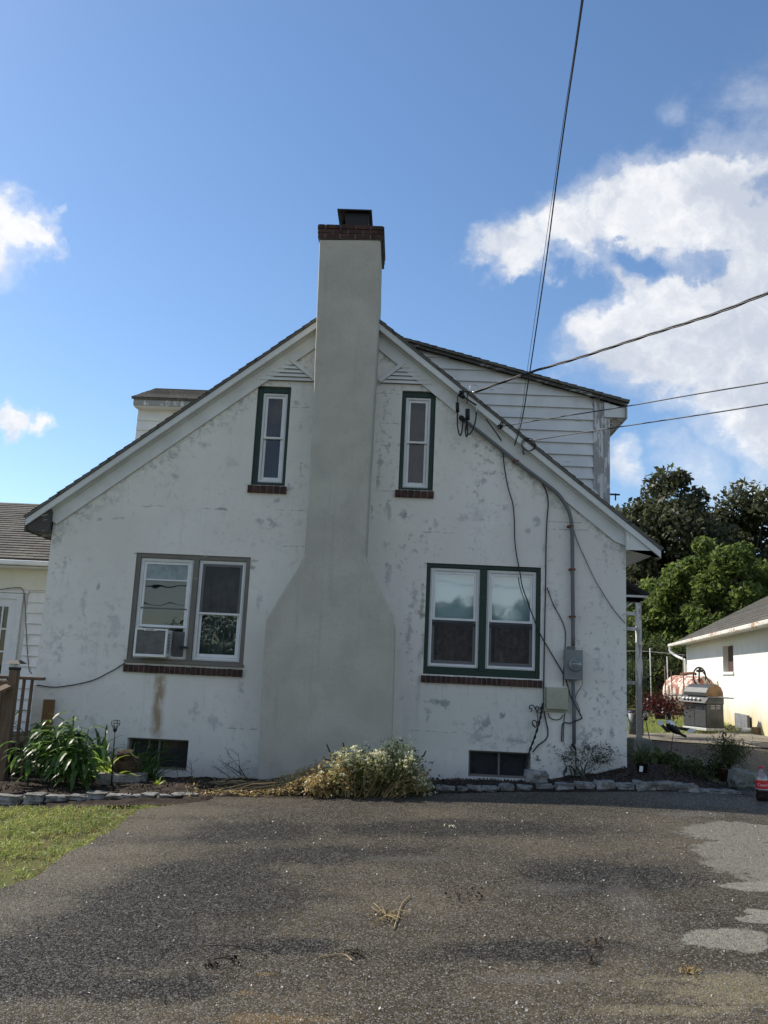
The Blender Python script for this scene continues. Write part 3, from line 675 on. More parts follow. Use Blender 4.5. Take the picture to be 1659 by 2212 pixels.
r2 = roof_slab('roof', (ER, yf, zr), (ER, yb, zr), (RX, yb, RZ), (RX, yf, RZ), M['shingle'], house)
# rake boards, frieze boards, soffits
def slope_poly(xa, xb, d0, d1, side):
    """band below the roof line between vertical drops d0..d1"""
    return [(xa, roofz(xa)-d0), (xb, roofz(xb)-d0), (xb, roofz(xb)-d1), (xa, roofz(xa)-d1)]
for side in (-1, 1):
    xe = EL+.03 if side < 0 else ER-.03; xw = XL-.0 if side < 0 else XR
    a, b = (xe, RX) if side < 0 else (RX, xe)
    MB().prism(slope_poly(a, b, .045, .15, side), -.155, -.125).build('rake_board', M['trim'], house, bevel=.004)
    mbb = MB(); p = slope_poly(a, b, .13, .145, side); mbb.prism(p, -.124, -.002); mbb.build('soffit', M['trim'], house)
    if side < 0:
        fp = [(XL-.12, roofz(XL-.12)-.147), (RX, RZ-.147), (RX, RZ-.40), (XL+.06, roofz(XL+.06)-.40)]
    else:
        fp = [(RX, RZ-.147), (XR+.02, roofz(XR+.02)-.147), (XR+.02, roofz(XR+.02)-.33), (XR-.16, roofz(XR-.16)-.40), (RX, RZ-.40)]
    MB().prism(fp, -.035, -.003).build('frieze_board', M['trim'], house, bevel=.004)
    # thin moulding line near top of frieze
    MB().prism(slope_poly(*( (XL-.1, RX) if side < 0 else (RX, XR+.1)), .147, .175, side), -.060, -.036).build('moulding', M['trim'], house)
# right eave return: white triangle, soffit, fascia
zb = 2.93
MB().prism([(XR-.02, roofz(XR-.02)-.147), (ER-.025, roofz(ER-.025)-.145), (ER-.03, zb), (XR-.02, zb)], -.123, -.050).build('eave_return', M['trim'], house, bevel=.004)
MB().box(XR+.003, ER-.065, -.118, DEPTH, zb-.003, zb+.018).build('soffit', M['trim'], house)
MB().box(ER-.06, ER-.035, -.12, DEPTH, zb-.01, zb+.05).build('fascia', M['trim'], house)
zb2 = 2.86
o = MB().prism([(XL-.003, roofz(XL)-.15), (EL+.04, roofz(EL+.04)-.06), (EL+.05, zb2), (XL-.003, zb2-.03)], -.12, -.03).build('eave_return', M['weathered'], house, bevel=.005); o['label'] = 'weathered grey eave return with flaking paint'
o = MB().box(EL+.02, EL+.045, -.14, 2.2, zb2-.02, zl-.03).build('fascia', M['weathered'], house); o['label'] = 'peeling dark fascia board'
MB().box(EL+.05, XL-.003, -.03, 2.2, zb2+.0, zb2+.018).build('soffit', M['weathered'], house)
# gable vents
def vent(ap, l, r, slant):
    A, L_, R_ = at(*ap), at(*l), at(*r); zb_ = (L_.z+R_.z)/2
    v = MB().prism([(L_.x, zb_), (R_.x, zb_), (A.x, A.z)], -.012, -.004).build('gable_vent', M['dark'], house)
    mb = MB(); n_ = 5; ht = A.z-zb_
    for k in range(n_):
        z0 = zb_+ht*k/n_; z1 = z0+ht/n_*.93
        def xr(z): f = (z-zb_)/ht; return L_.x+(A.x-L_.x)*f+.01, R_.x+(A.x-R_.x)*f-.01
        a0, b0 = xr(z0); a1, b1 = xr(z1)
        if b1 < a1: a1 = b1 = (a1+b1)/2
        mb.quad((a0, -.045, z0), (b0, -.045, z0), (b1, -.016, z1), (a1, -.016, z1)); mb.quad((a0, -.03, z0), (b0, -.03, z0), (b0, -.045, z0), (a0, -.045, z0))
    mb.build('louvre', M['trim'], v)
    mf = MB(); wd = .055
    side = [(A, R_)] if slant > 0 else [(A, L_)]
    for P, Q in side:
        d = Vector((Q.x-P.x, 0, zb_-P.z)).normalized(); nn = Vector((-d.z, 0, d.x))*(1 if slant > 0 else -1)
        if nn.z < 0: nn = -nn
        p0, p1 = Vector((P.x, 0, P.z)), Vector((Q.x, 0, zb_))
        mf.prism([(p0.x, p0.z), (p1.x, p1.z), ((p1+nn*wd).x, (p1+nn*wd).z), ((p0+nn*wd).x, (p0+nn*wd).z)], -.050, -.003)
    mf.build('frame', M['trim'], v)
vent((626.5, 781), (560, 823), (680, 823), 1); vent((875.7, 788), (822, 829), (934, 831), -1)

# ---- windows ----
def rowlock(rc, par, y0=-.045, n=22, peel=False):
    x0, x1, z0, z1 = rc; base_ = MB().box(x0+.004, x1-.004, y0+.008, .02, z0+.004, z1-.006).build('sill', M['mortar'], par)
    mb = MB(); wd = (x1-x0)/n; R2 = random.Random(int(x0*100))
    for k in range(n):
        j = R2.uniform(-.003, .003); mb.box(x0+k*wd+.005, x0+(k+1)*wd-.005, y0+j, y0+.06, z0+R2.uniform(0, .004), z1-R2.uniform(0, .005))
    mb.build('brick', M['brick'], base_, bevel=.004)
def double_hung(par, x0, x1, z0, z1, Y, zmid, wd=.045, upper='glass', lower='glass', behind_u=None, behind_l=None, screen=False, upscreen=False):
    """vinyl sash unit set at depth Y"""
    fr = MB().frame(x0, x1, z0, z1, wd, Y, Y+.06).frame(x0+wd*.45, x1-wd*.45, z0+wd*.3, z1-wd*.45, .012, Y-.008, Y-.001)
    f = fr.build('frame', M['vinyl'], par, bevel=.003)
    a, b = x0+wd+.002, x1-wd-.002
    MB().frame(a, b, zmid-.02, z1-wd-.002, .034, Y+.014, Y+.034).build('sash', M['vinyl'], f, bevel=.002)
    MB().frame(a, b, z0+wd+.002, zmid+.018, .034, Y+.040, Y+.060, wb=.045).build('sash', M['vinyl'], f, bevel=.002)
    MB().box(a, b, Y+.004, Y+.013, zmid-.016, zmid+.010).build('meeting_rail', M['vinyl'], f)
    MB().box(a+.03, b-.03, Y+.022, Y+.025, zmid+.01, z1-wd-.03).build('pane', M[upper], f)
    MB().box(a+.03, b-.03, Y+.048, Y+.051, z0+wd+.04, zmid-.01).build('pane', M[lower], f)
    if screen: MB().box(a, b, Y+.003, Y+.0035, z0+wd+.005, zmid-.016).build('insect_screen', M['screen'], f)
    if upscreen: MB().box(a, b, Y+.003, Y+.0035, zmid+.010, z1-wd-.005).build('insect_screen', M['screen'], f)
    def drape(name, mat, za, zb, wav):
        mb = MB(); n_ = 40; q = Y+.13
        for k in range(n_):
            xa, xb = x0+(x1-x0)*k/n_, x0+(x1-x0)*(k+1)/n_
            ya = q+wav*math.sin(k*1.05+x0*7)+wav*.5*math.sin(k*2.3); yb_ = q+wav*math.sin((k+1)*1.05+x0*7)+wav*.5*math.sin((k+1)*2.3)
            mb.quad((xa, ya, za), (xb, yb_, za), (xb, yb_, zb), (xa, ya, zb))
        mb.build(name, M[mat], f, smooth=True)
    if behind_u: drape('blind' if 'curtain' not in behind_u else 'curtain', behind_u, zmid-.04, z1, 0 if 'curtain' not in behind_u else .012)
    if behind_l: drape('curtain', behind_l, z0, zmid-.04, .014)
    return f
def inner(rc, w, wb=None): x0, x1, z0, z1 = rc; return x0+w, x1-w, z0+(w if wb is None else wb), z1-w
# right lower window, dark green double unit
wR = thing('window', None, None, (sum(RW[:2])/2, 0, RW[2])); put(wR, house); wR['label'] = 'wide lower window in a dark green frame, right of the chimney'
x0, x1, z0, z1 = RW; ymul = .025
mid0, mid1 = at(1036, 1330).x, at(1051, 1330).x
cas = MB().frame(x0+.003, x1-.003, z0+.003, z1-.003, .052, ymul, .12, wb=.075).box(mid0, mid1, ymul-.01, .12, z0+.07, z1-.055).box(x0+.05, x1-.05, ymul+.02, .11, z0+.07, z0+.105)
cas.build('casing', M['green'], wR, bevel=.005)
zm = at(1000, 1338).z
for a, b in ((x0+.057, mid0-.002), (mid1+.002, x1-.058)):
    double_hung(wR, a, b, z0+.107, z1-.06, .055, zm, .042, 'glass_hi', 'glass_dim', 'blind', 'curtain', screen=True)
    mbx = MB().box(a+.06, b-.06, .172, .180, z1-.13, z1-.10); mbx.build('blind_rail', M['lightgrey'], wR)
    MB().box(a+.045, b-.045, .062, .09, zm-.088, zm-.052).build('lower_rail', M['beige'] if False else M['acgrille'], wR)
rowlock(rect((908.6, 1457.9), (1171.5, 1469.5), (908.6, 1474.8), (1171.5, 1484.6)), wR, n=24)
# left lower window, bare grey wood double unit
wL = thing('window', None, None, (sum(LW[:2])/2, 0, LW[2])); put(wL, house); wL['label'] = 'wide lower window in a bare grey wood frame, left of the chimney'
x0, x1, z0, z1 = LW
m0, m1 = at(409, 1320).x, at(421, 1320).x
MB().frame(x0+.003, x1-.003, z0+.003, z1-.003, .06, .015, .12, wb=.06).box(m0, m1, .010, .12, z0+.06, z1-.06).build('casing', M['rawframe'], wL, bevel=.004)
MB().box(x0-.02, x1+.01, -.035, .05, z0-.005, z0+.035).build('wood_sill', M['rawframe'], wL, bevel=.006)
zmL = at(470, 1325).z; zml = at(350, 1283).z
double_hung(wL, x0+.065, m0-.003, z0+.065, z1-.065, .045, at(350, 1352).z-.0, .045, 'glass', 'glass_dim', 'shade_g', None)
MB().box(x0+.115, m0-.05, .050, .064, at(350, 1252).z-.008, at(350, 1252).z+.010).build('sash_rail', M['vinyl'], wL)
MB().box(x0+.115, m0-.05, .050, .064, at(350, 1314).z-.008, at(350, 1314).z+.010).build('sash_rail', M['acgrille'], wL)
MB().box(x0+.15, m0-.085, .064, .066, at(350, 1250).z, z1-.15).build('blind', simple('pale_grey_blind', (.30, .36, .36), .8), wL)
MB().box(x0+.125, m0-.06, .151, .153, at(350, 1350).z, at(350, 1318).z).build('dark_room_sheet', M['dark'], wL)  # black sheet stands for the dark room behind the glass
double_hung(wL, m1+.003, x1-.065, z0+.065, z1-.065, .045, zmL, .045, 'glass_dim', 'glass', 'curtain_g', 'curtain_g', upscreen=True)
rowlock(rect((267.3, 1436), (524.7, 1444), (267.3, 1452.3), (524.7, 1461.2)), wL, n=23)
def small_window(rc, vin, zmpx, sill, lab, bl):
    wn_ = thing('window', None, None, (sum(rc[:2])/2, 0, rc[2])); put(wn_, house); wn_['label'] = lab
    x0, x1, z0, z1 = rc
    a, b, c, d = vin
    MB().box(x0+.003, a, .04, .12, z0+.003, z1-.003).box(b, x1-.003, .04, .12, z0+.003, z1-.003).box(a, b, .04, .12, z0+.003, c).box(a, b, .04, .12, d, z1-.003).build('casing', M['green'], wn_, bevel=.005)
    double_hung(wn_, a+.002, b-.002, c+.002, d-.002, .06, at(*zmpx).z, .036, 'glass_dim', 'glass_dim', bl, bl, screen=False)
    rowlock(sill, wn_, n=6)
small_window(UL, rect((568.3, 846.5), (620.4, 848), (554.3, 1039), (609.3, 1043)), (590, 943), rect((535, 1049), (619.6, 1051), (535, 1064.5), (619.6, 1067.5)), 'narrow upper window in a green frame, left of the chimney', 'curtain_d')
small_window(UR, rect((877.8, 855.4), (931.8, 858), (868.3, 1051), (924.6, 1053.8)), (900, 952.5), rect((852.7, 1058.5), (938, 1062), (852.7, 1074.5), (936.5, 1077)), 'narrow upper window in a green frame, right of the chimney', 'curtain_d')
def cellar(rc, lab):
    wn_ = thing('window', None, None, (sum(rc[:2])/2, 0, rc[2])); put(wn_, house); wn_['label'] = lab
    x0, x1, z0, z1 = rc; xm = (x0+x1)/2
    MB().frame(x0+.003, x1-.003, z0+.003, z1-.003, .025, .09, .14).box(xm-.012, xm+.012, .088, .14, z0+.028, z1-.028).build('frame', M['rawframe'], wn_)
    MB().box(x0+.03, xm-.013, .115, .118, z0+.03, z1-.03).build('pane', M['glass_dim'], wn_); MB().box(xm+.013, x1-.03, .115, .118, z0+.03, z1-.03).build('pane', M['glass_dim'], wn_)
    MB().box(x0+.005, x1-.005, .2, .21, z0+.005, z1-.005).build('dark_room_sheet', simple('dim_cellar', (.07, .075, .08), .9), wn_)  # grey sheet paints in the dim cellar behind the panes
cellar(BL, 'low cellar window behind the plants, left of the chimney'); cellar(BR, 'low cellar window right of the chimney')

# ---- chimney ----
YC = -.6
def cpt(px, py, Y=YC): p = at(px, py, Y); return (p.x, p.z)
Lp = [(553, 1720), (557, 1640), (572, 1365), (576, 1336), (602, 1292), (645, 1224), (657, 1198), (662, 1130), (668, 1040), (676, 880), (682, 720), (687, 600), (690, 516.5)]
Rp = [(822, 517), (820, 620), (814, 760), (806, 900), (800, 1000), (794, 1110), (790, 1195), (795, 1217), (825, 1282), (849, 1328), (854, 1356), (850, 1500), (843, 1700)]
Lw = [cpt(*p) for p in Lp]; Rw = [cpt(*p) for p in Rp]
print('chimney', [tuple(round(k, 2) for k in p) for p in Lw], [tuple(round(k, 2) for k in p) for p in Rw])
def lin(A, B, t): return A[0]+(B[0]-A[0])*t, A[1]+(B[1]-A[1])*t
# straighten into an honest plumb stack with small plaster waviness
mb = MB()
def stack_half(pts, n=6):
    out = []
    for A, B in zip(pts, pts[1:]):
        for k in range(n): out.append(lin(A, B, k/n))
    out.append(pts[-1]); return out
La, Ra = stack_half(Lw), stack_half(Rw)
La = [(x+.006*mnoise.noise(Vector((z*2.5, 1, 0))), z) for x, z in La]; Ra = [(x+.006*mnoise.noise(Vector((z*2.5, 9, 0))), z) for x, z in Ra]
mb.prism([p for p in La]+[p for p in Ra], YC, .28)
mb.f[0] = tuple(reversed(mb.f[0])) if False else mb.f[0]
ch = mb.build('chimney', M['chimney'], house, bevel=.03)
bx0, bz0 = cpt(690, 516.5); bx1, _ = cpt(823.5, 518); bz1 = cpt(756, 488)[1]; ztop0 = (cpt(690, 516)[1]+cpt(822, 517.5)[1])/2
capm = MB().box(bx0-.01, bx1+.012, YC-.012, .30, ztop0+.002, bz1-.004).build('mortar_core', M['mortar'], ch)
mb = MB(); nc = 3; chh = (bz1-ztop0)/nc
for r in range(nc):
    z0 = ztop0+r*chh+.006; z1 = ztop0+(r+1)*chh-.004; off = 0 if r % 2 else -.11
    x = bx0-.02+off; ex = .012 if r == 2 else .006*r
    while x < bx1+.02:
        a, b = max(x, bx0-.022), min(x+.205, bx1+.024)
        if b-a > .03: mb.box(a+.004, b-.004, YC-.022-ex, YC+.08, z0, z1)
        x += .215
    y = YC-.02+off
    while y < .31:
        a, b = max(y, YC-.018), min(y+.205, .31)
        if b-a > .03: mb.box(bx1-.07, bx1+.024+ex, a+.004, b-.004, z0, z1); mb.box(bx0-.022-ex, bx0+.06, a+.004, b-.004, z0, z1)
        y += .215
mb.build('brick_cap', M['brick'], ch, bevel=.004)
# flue and metal rain cap
fx = (bx0+bx1)/2+.03
fl = MB().frame(fx-.19, fx+.19, 0, 0.0001, .03, 0, 0) if False else MB()
for a, b, c, d in ((fx-.19, fx+.19, YC+.14, YC+.17), (fx-.19, fx+.19, YC+.48, YC+.51), (fx-.19, fx-.16, YC+.17, YC+.48), (fx+.16, fx+.19, YC+.17, YC+.48)): fl.box(a, b, c, d, bz1-.01, bz1+.10)
fl.build('flue', M['brick'], ch)
cz = at(760, 453, YC+.13).z
mb = MB(); hw, hd = .25, .20; yc_ = YC+.325
for sx in (-1, 1):
    for sy in (-1, 1): mb.box(fx+sx*.2-.008, fx+sx*.2+.008, yc_+sy*.17-.008, yc_+sy*.17+.008, bz1, cz-.03)
mb.quad((fx-.2, yc_+.17, bz1+.03), (fx+.2, yc_+.17, bz1+.03), (fx+.2, yc_+.17, cz-.03), (fx-.2, yc_+.17, cz-.03))
mb.quad((fx-.12, yc_-.172, bz1+.02), (fx+.2, yc_-.172, bz1+.02), (fx+.2, yc_-.172, cz-.03), (fx-.14, yc_-.172, cz-.03))
mb.quad((fx+.2, yc_-.17, bz1+.02), (fx+.2, yc_+.17, bz1+.02), (fx+.2, yc_+.17, cz-.03), (fx+.2, yc_-.17, cz-.03))
mb.box(fx-hw, fx+hw, yc_-hd-.04, yc_+hd+.04, cz-.035, cz-.015); mb.box(fx-hw+.02, fx+hw-.02, yc_-hd, yc_+hd, cz-.014, cz+.0)
mb.build('rain_cap', M['iron'], ch)

# ---- clapboard helper ----
def siding(poly, Y, mat, name, parent, expo=.115, proud=.016, face=-1):
    """poly convex list (x,z) on plane Y facing the camera; lapped boards"""
    zs = [p[1] for p in poly]; z = min(zs); mb = MB()
    def span(zq):
        xs_ = []
        for (xa, za), (xb, zb_) in zip(poly, poly[1:]+poly[:1]):
            if (za-zq)*(zb_-zq) <= 0 and za != zb_: xs_.append(xa+(xb-xa)*(zq-za)/(zb_-za))
        return (min(xs_), max(xs_)) if len(xs_) >= 2 else None
    while z < max(zs)-.004:
        z1 = min(z+expo, max(zs)-.001); s0, s1 = span(z+1e-4), span(z1-1e-4)
        if s0 and s1:
            # wedge for widths that change inside the course
            mb.quad((s0[0], Y-proud, z), (s0[1], Y-proud, z), (s1[1], Y, z1), (s1[0], Y, z1))
            mb.quad((s0[0], Y, z), (s0[1], Y, z), (s0[1], Y-proud, z), (s0[0], Y-proud, z))
        z += expo
    return mb.build(name, mat, parent)
# ---- right shed dormer ----
YD = .95
def dpt(px, py, Y=YD): p = at(px, py, Y); return (p.x, p.z)
dor = thing('dormer', None, None, (2, YD, 4)); put(dor, house); dor['label'] = 'wide shed dormer with peeling white clapboards, right side of the roof'
tL, tR = dpt(885, 741), dpt(1355, 872)
msl = (tR[1]-tL[1])/(tR[0]-tL[0])
xw = dpt(1316, 950)[0]; zw = tR[1]+msl*(xw-tR[0])
xs0 = RX+.3
def dz(x): return tR[1]+msl*(x-tR[0])
body = [(xs0, roofz(xs0)-.15), (xw, roofz(xw)-.2), (xw, dz(xw)-.06), (xs0, dz(xs0)-.06)]
MB().prism([(x, z) for x, z in [(xs0, roofz(xs0)-.2), (xw, roofz(xw)-.25), (xw, dz(xw)-.07), (xs0, dz(xs0)-.07)]], YD+.002, YD+5.0).build('wall', M['siding'], dor)
cb = dpt(1281, 950)[0]
siding([(xs0, roofz(xs0)-.3), (cb, roofz(cb)-.3), (cb, dz(cb)-.07), (xs0, dz(xs0)-.07)], YD, M['siding'], 'clapboards', dor, expo=.186, proud=.034)
MB().box(cb, cb+.10, YD-.035, YD+.001, roofz(xw)-.3, dz(cb)-.075).box(xw-.085, xw+.004, YD-.030, YD+.001, roofz(xw)-.3, dz(xw)-.075).box(cb+.10, xw-.085, YD-.018, YD+.001, roofz(xw)-.3, dz(xw)-.08).build('corner_board', M['corner'], dor, bevel=.003)
xt = tR[0]
roof_slab('roof', (xt, YD-.16, dz(xt)), (xt, YD+5.2, dz(xt)), (RX-.02, YD+5.2, dz(RX-.02)), (RX-.02, YD-.16, dz(RX-.02)), M['shingle'], dor)
MB().prism([(xs0, dz(xs0)-.04), (xt-.03, dz(xt-.03)-.04), (xt-.03, dz(xt-.03)-.085), (xs0, dz(xs0)-.085)], YD-.13, YD-.10).build('rake_board', M['weathered'], dor)
zso = dpt(1316, 906)[1]
MB().prism([(xw-.09, dz(xw-.09)-.11), (xt-.03, dz(xt-.03)-.11), (xt-.04, zso+.015), (xw-.09, zso+.015)], YD-.075, YD-.04).build('eave_return', M['siding'], dor)
MB().box(xw+.004, xt-.06, YD-.03, YD+5.0, zso+.0, zso+.014).build('soffit', M['corner'], dor)
MB().box(xt-.05, xt-.03, YD-.12, YD+5.1, zso-.01, dz(xt)-.05).build('fascia', M['corner'], dor)
p = at(1323, 1068, 2.2)
MB().box(xw-.01, p.x+.12, 2.18, 2.22, p.z-.012, p.z+.012).tube([(p.x+.05, 2.2, p.z-.1), (p.x+.05, 2.2, p.z+.02)], .012).build('bracket', M['iron'], dor)
# ---- left gable dormer (ridge runs across) ----
YL = 1.9
dl = thing('dormer', None, None, (-3.6, YL, 4.5)); put(dl, house); dl['label'] = 'small dormer with grey shingled roof and peeling fascia, left side of the roof'
e0 = at(284, 857, YL-.25); ez = e0.z; exl = e0.x
yr = YL+1.0; rp = at(322, 838, yr); rz_ = rp.z
xin = RX-.6
roof_slab('roof', (exl, YL-.25, ez), (xin, YL-.25, ez), (xin, yr, rz_), (exl+.02, yr, rz_), M['shingle'], dl)
roof_slab('roof', (exl, 2*yr-YL+.25, ez), (xin, 2*yr-YL+.25, ez), (xin, yr, rz_), (exl+.02, yr, rz_), M['shingle'], dl)
xdw = at(296, 930, YL).x
MB().box(xdw, xin, YL+.003, 2*yr-YL, 2.6, ez-.02).prism([(0, 0)]*3, 0, 0).build('wall', M['siding_clean'], dl) if False else MB().box(xdw, xin, YL+.003, 2*yr-YL, 2.6, ez-.02).build('wall', M['siding_clean'], dl)
siding([(xdw-.012, 2.7), (xin, 2.7), (xin, ez-.02), (xdw-.012, ez-.02)], YL, M['siding_clean'], 'clapboards', dl, expo=.17, proud=.022)
mb = MB(); mb.tri((xdw, YL, ez-.02), (xdw, yr, rz_-.05), (xdw, 2*yr-YL, ez-.02)); mb.build('gable', M['siding_clean'], dl)
fz = at(284, 882, YL-.2).z
o = MB().box(exl+.03, xin, YL-.22, YL-.19, fz+.06, ez-.02).build('fascia', M['corner'], dl)
MB().box(exl+.03, xin, YL-.19, YL, fz+.045, fz+.06).build('soffit', M['siding_clean'], dl)
MB().box(exl+.03, exl+.06, YL-.19, 2*yr-YL+.2, fz+.06, ez-.02).build('fascia', M['corner'], dl)
# ---- porch on the far right side ----
YP = 5.2
pe = at(1401, 1284, YP); pt_ = at(1352, 1236, YP+.0)
porch = thing('porch', None, None, (4, YP, 0)); put(porch, house); porch['label'] = 'side porch with dark shingled roof and pale posts'
roof_slab('roof', (pe.x, YP-.1, pe.z), (pe.x, YP+2.4, pe.z), (XR, YP+2.4, pe.z+.95), (XR, YP-.1, pe.z+.95), M['shingle_dark'], porch)
MB().prism([(XR+.003, pe.z+.80), (pe.x-.1, pe.z-.02), (pe.x-.1, pe.z-.14), (XR+.003, pe.z-.14)], YP, YP+.03).build('gable', M['shingle_dark'], porch)
MB().box(XR+.003, pe.x-.02, YP-.04, YP-.005, pe.z-.07, pe.z-.03).build('beam', M['trim'], porch)
MB().box(XR+.003, pe.x-.16, YP+.0, YP+.06, pe.z-.17, pe.z-.09).build('beam', M['dark'], porch)
for yy in (YP, YP+2.2):
    px_ = at(1381, 1400, YP).x
    mb = MB().box(px_-.05, px_+.05, yy, yy+.1, g(px_, yy)-.1, pe.z-.09)
    mb.build('post', M['corner'], porch, bevel=.005)
    for (ya_, yb__) in [(1321, 1330), (1355, 1362), (1471, 1480)]:
        z_ = at(1375, (ya_+yb__)/2, YP).z
        MB().box(XR+.003, px_-.05, yy+.02, yy+.05, z_-.035, z_+.035).build('rail', M['corner'], porch)
MB().tube([(px_-.55, YP+.04, pe.z-.5), (px_-.05, YP+.04, pe.z-.12)], .02).build('brace', M['corner'], porch)

# ================= left wing =================
YW = 1.5
wing = thing('house_wing', 'low white clapboard wing with grey shingled roof, left of the house', 'building', (-8, YW, -.4))
we = at(50, 1212, YW-.3); wr = at(50, 1087.5, YW+3.0)
roof_slab('roof', (-14, YW-.35, we.z+.03), (XL-.01, YW-.35, we.z+.03), (XL-.01, YW+3.0, wr.z), (-14, YW+3.0, wr.z), M['shingle_old'], wing)
roof_slab('roof', (-14, YW+6.3, we.z+.03), (XL-.01, YW+6.3, we.z+.03), (XL-.01, YW+3.0, wr.z), (-14, YW+3.0, wr.z), M['shingle_old'], wing)
ztop = we.z-.10
dx0, dx1 = at(-45, 1400, YW).x, at(26, 1400, YW).x; dzt = at(20, 1294, YW).z; dzb = .0
MB().box(-13.7, XL-.006, YW+.02, YW+6, -.9, we.z-.03).build('wall', M['siding_clean'], wing)
siding([(dx1+.17, -.2), (XL-.006, -.2), (XL-.006, ztop-.32), (dx1+.17, ztop-.32)], YW, M['siding_clean'], 'clapboards', wing, expo=.165, proud=.034)
siding([(-13.7, -.2), (dx0-.10, -.2), (dx0-.10, ztop-.32), (-13.7, ztop-.32)], YW, M['siding_clean'], 'clapboards', wing, expo=.165, proud=.034)
siding([(dx0-.10, dzt+.10), (dx1+.17, dzt+.10), (dx1+.17, ztop-.32), (dx0-.10, ztop-.32)], YW, M['siding_clean'], 'clapboards', wing, expo=.165, proud=.034)
MB().box(-13.7, XL-.006, YW-.02, YW+.019, ztop-.32, ztop).build('frieze_board', simple('cream_panel', (.78, .76, .64), .6, var=.05), wing)
MB().box(-14, XL-.02, YW-.33, YW-.02, ztop+.0, ztop+.02).build('soffit', M['siding_clean'], wing)
gt = MB().prism([(0, 0), (0, .09), (.09, .09), (.06, 0)], 0, 1)
mb = MB(); yg = YW-.36
mb.box(-14, XL-.02, yg-.09, yg-.0, we.z-.075, we.z+.0); gut = mb.build('gutter', M['siding_clean'], wing, bevel=.02)
dr = MB().frame(dx0-.09, dx1+.09, dzb, dzt+.09, .09, YW-.045, YW+.005, wb=.02).build('door', M['vinyl'], wing, bevel=.004)
MB().frame(dx0, dx1, dzb+.02, dzt, .12, YW-.02, YW+.015, wb=.8).build('leaf', M['vinyl'], dr)
MB().box(dx0+.12, dx1-.12, YW-.002, YW+.003, dzb+.82, dzt-.12).build('pane', M['glass_dim'], dr)
mb = MB(); 
for k in (1, 2): zz = dzb+.82+(dzt-.12-dzb-.82)*k/3; mb.box(dx0+.12, dx1-.12, YW-.015, YW-.003, zz-.012, zz+.012)
for k in (1, 2): xx = dx0+.12+(dx1-dx0-.24)*k/3; mb.box(xx-.012, xx+.012, YW-.0145, YW-.0035, dzb+.82, dzt-.12)
mb.build('muntin', M['vinyl'], dr); MB().box(dx0+.13, dx1-.13, YW+.008, YW+.01, dzb+.82, dzt-.12).build('dark_room_sheet', M['dark'], dr)  # black sheet stands for the unlit inside beyond the door glass
cbl = smoothpath([at(0, 1274, YW-.06), at(25, 1270, YW-.06), at(48, 1272, YW-.04), at(54, 1300, YW-.03), at(57, 1370, YW-.03), at(62, 1440, YW-.03), at(68, 1455, YW-.03)])
tag(MB().tube(cbl, .007, 5).build('cable', M['wire_g']), 'thin grey cable looping down the clapboards beside the wing door', 'cable')

# ================= deck steps and railing =================
YS = -2.9
base_p = gnd(18, 1697)
YS = base_p.y
rail = thing('deck_railing', 'weathered brown timber stair railing with balusters, at the left edge', 'railing', (base_p.x, YS, base_p.z))
p0 = at(10, 1440, YS); p1 = at(34, 1440, YS); pz = at(20, 1447, YS).z
pw = .10; pxm = at(22, 1500, YS).x
MB().box(pxm-pw/2, pxm+pw/2, YS, YS+pw, base_p.z-.1, pz).build('post', M['wood'], rail, bevel=.004)
capz = at(20, 1420, YS).z
cap = MB().box(pxm-.055, pxm+.055, YS-.005, YS+pw+.005, pz, pz+.035)
cap.box(pxm-.045, pxm+.045, YS+.005, YS+pw-.005, pz+.075, pz+.08)
o = cap.build('cap', M['iron'], rail)
mb = MB(); q = .105; zc = pz+.078
c0 = [(pxm-q, YS+pw/2-q, zc), (pxm+q, YS+pw/2-q, zc), (pxm+q, YS+pw/2+q, zc), (pxm-q, YS+pw/2+q, zc)]; q2 = .05
c1 = [(pxm-q2, YS+pw/2-q2, zc+.045), (pxm+q2, YS+pw/2-q2, zc+.045), (pxm+q2, YS+pw/2+q2, zc+.045), (pxm-q2, YS+pw/2+q2, zc+.045)]
mb.v = c0+c1; mb.f = [(0, 3, 2, 1), (4, 5, 6, 7)]+[(k, (k+1) % 4, (k+1) % 4+4, k+4) for k in range(4)]; mb.build('cap_roof', M['black'], o)
mb = MB()
for k in range(5):
    xx = pxm-.045+.09*k/4; mb.box(xx-.005, xx+.005, YS, YS+.01, pz+.035, pz+.075)
mb.build('lamp_lens', M['lightgrey'], o)
# railing running back to the wall then right along the deck
YR2 = -.35
ra = at(40, 1464, YR2); rb = at(95, 1461, YR2)
MB().box(ra.x-.9, rb.x, YR2-.07, YR2+.07, ra.z-.02, ra.z+.02).build('top_rail', M['wood'], rail, bevel=.004)
MB().box(ra.x-.9, rb.x-.16, YR2-.02, YR2+.02, .08-.4, .16-.4).build('bottom_rail', M['wood'], rail)
for k in range(11):
    xx = rb.x-.135-.108*k
    MB().box(xx-.019, xx+.019, YR2-.045, YR2-.02, -.45, ra.z-.02).build('baluster', M['wood'], rail, bevel=.003)
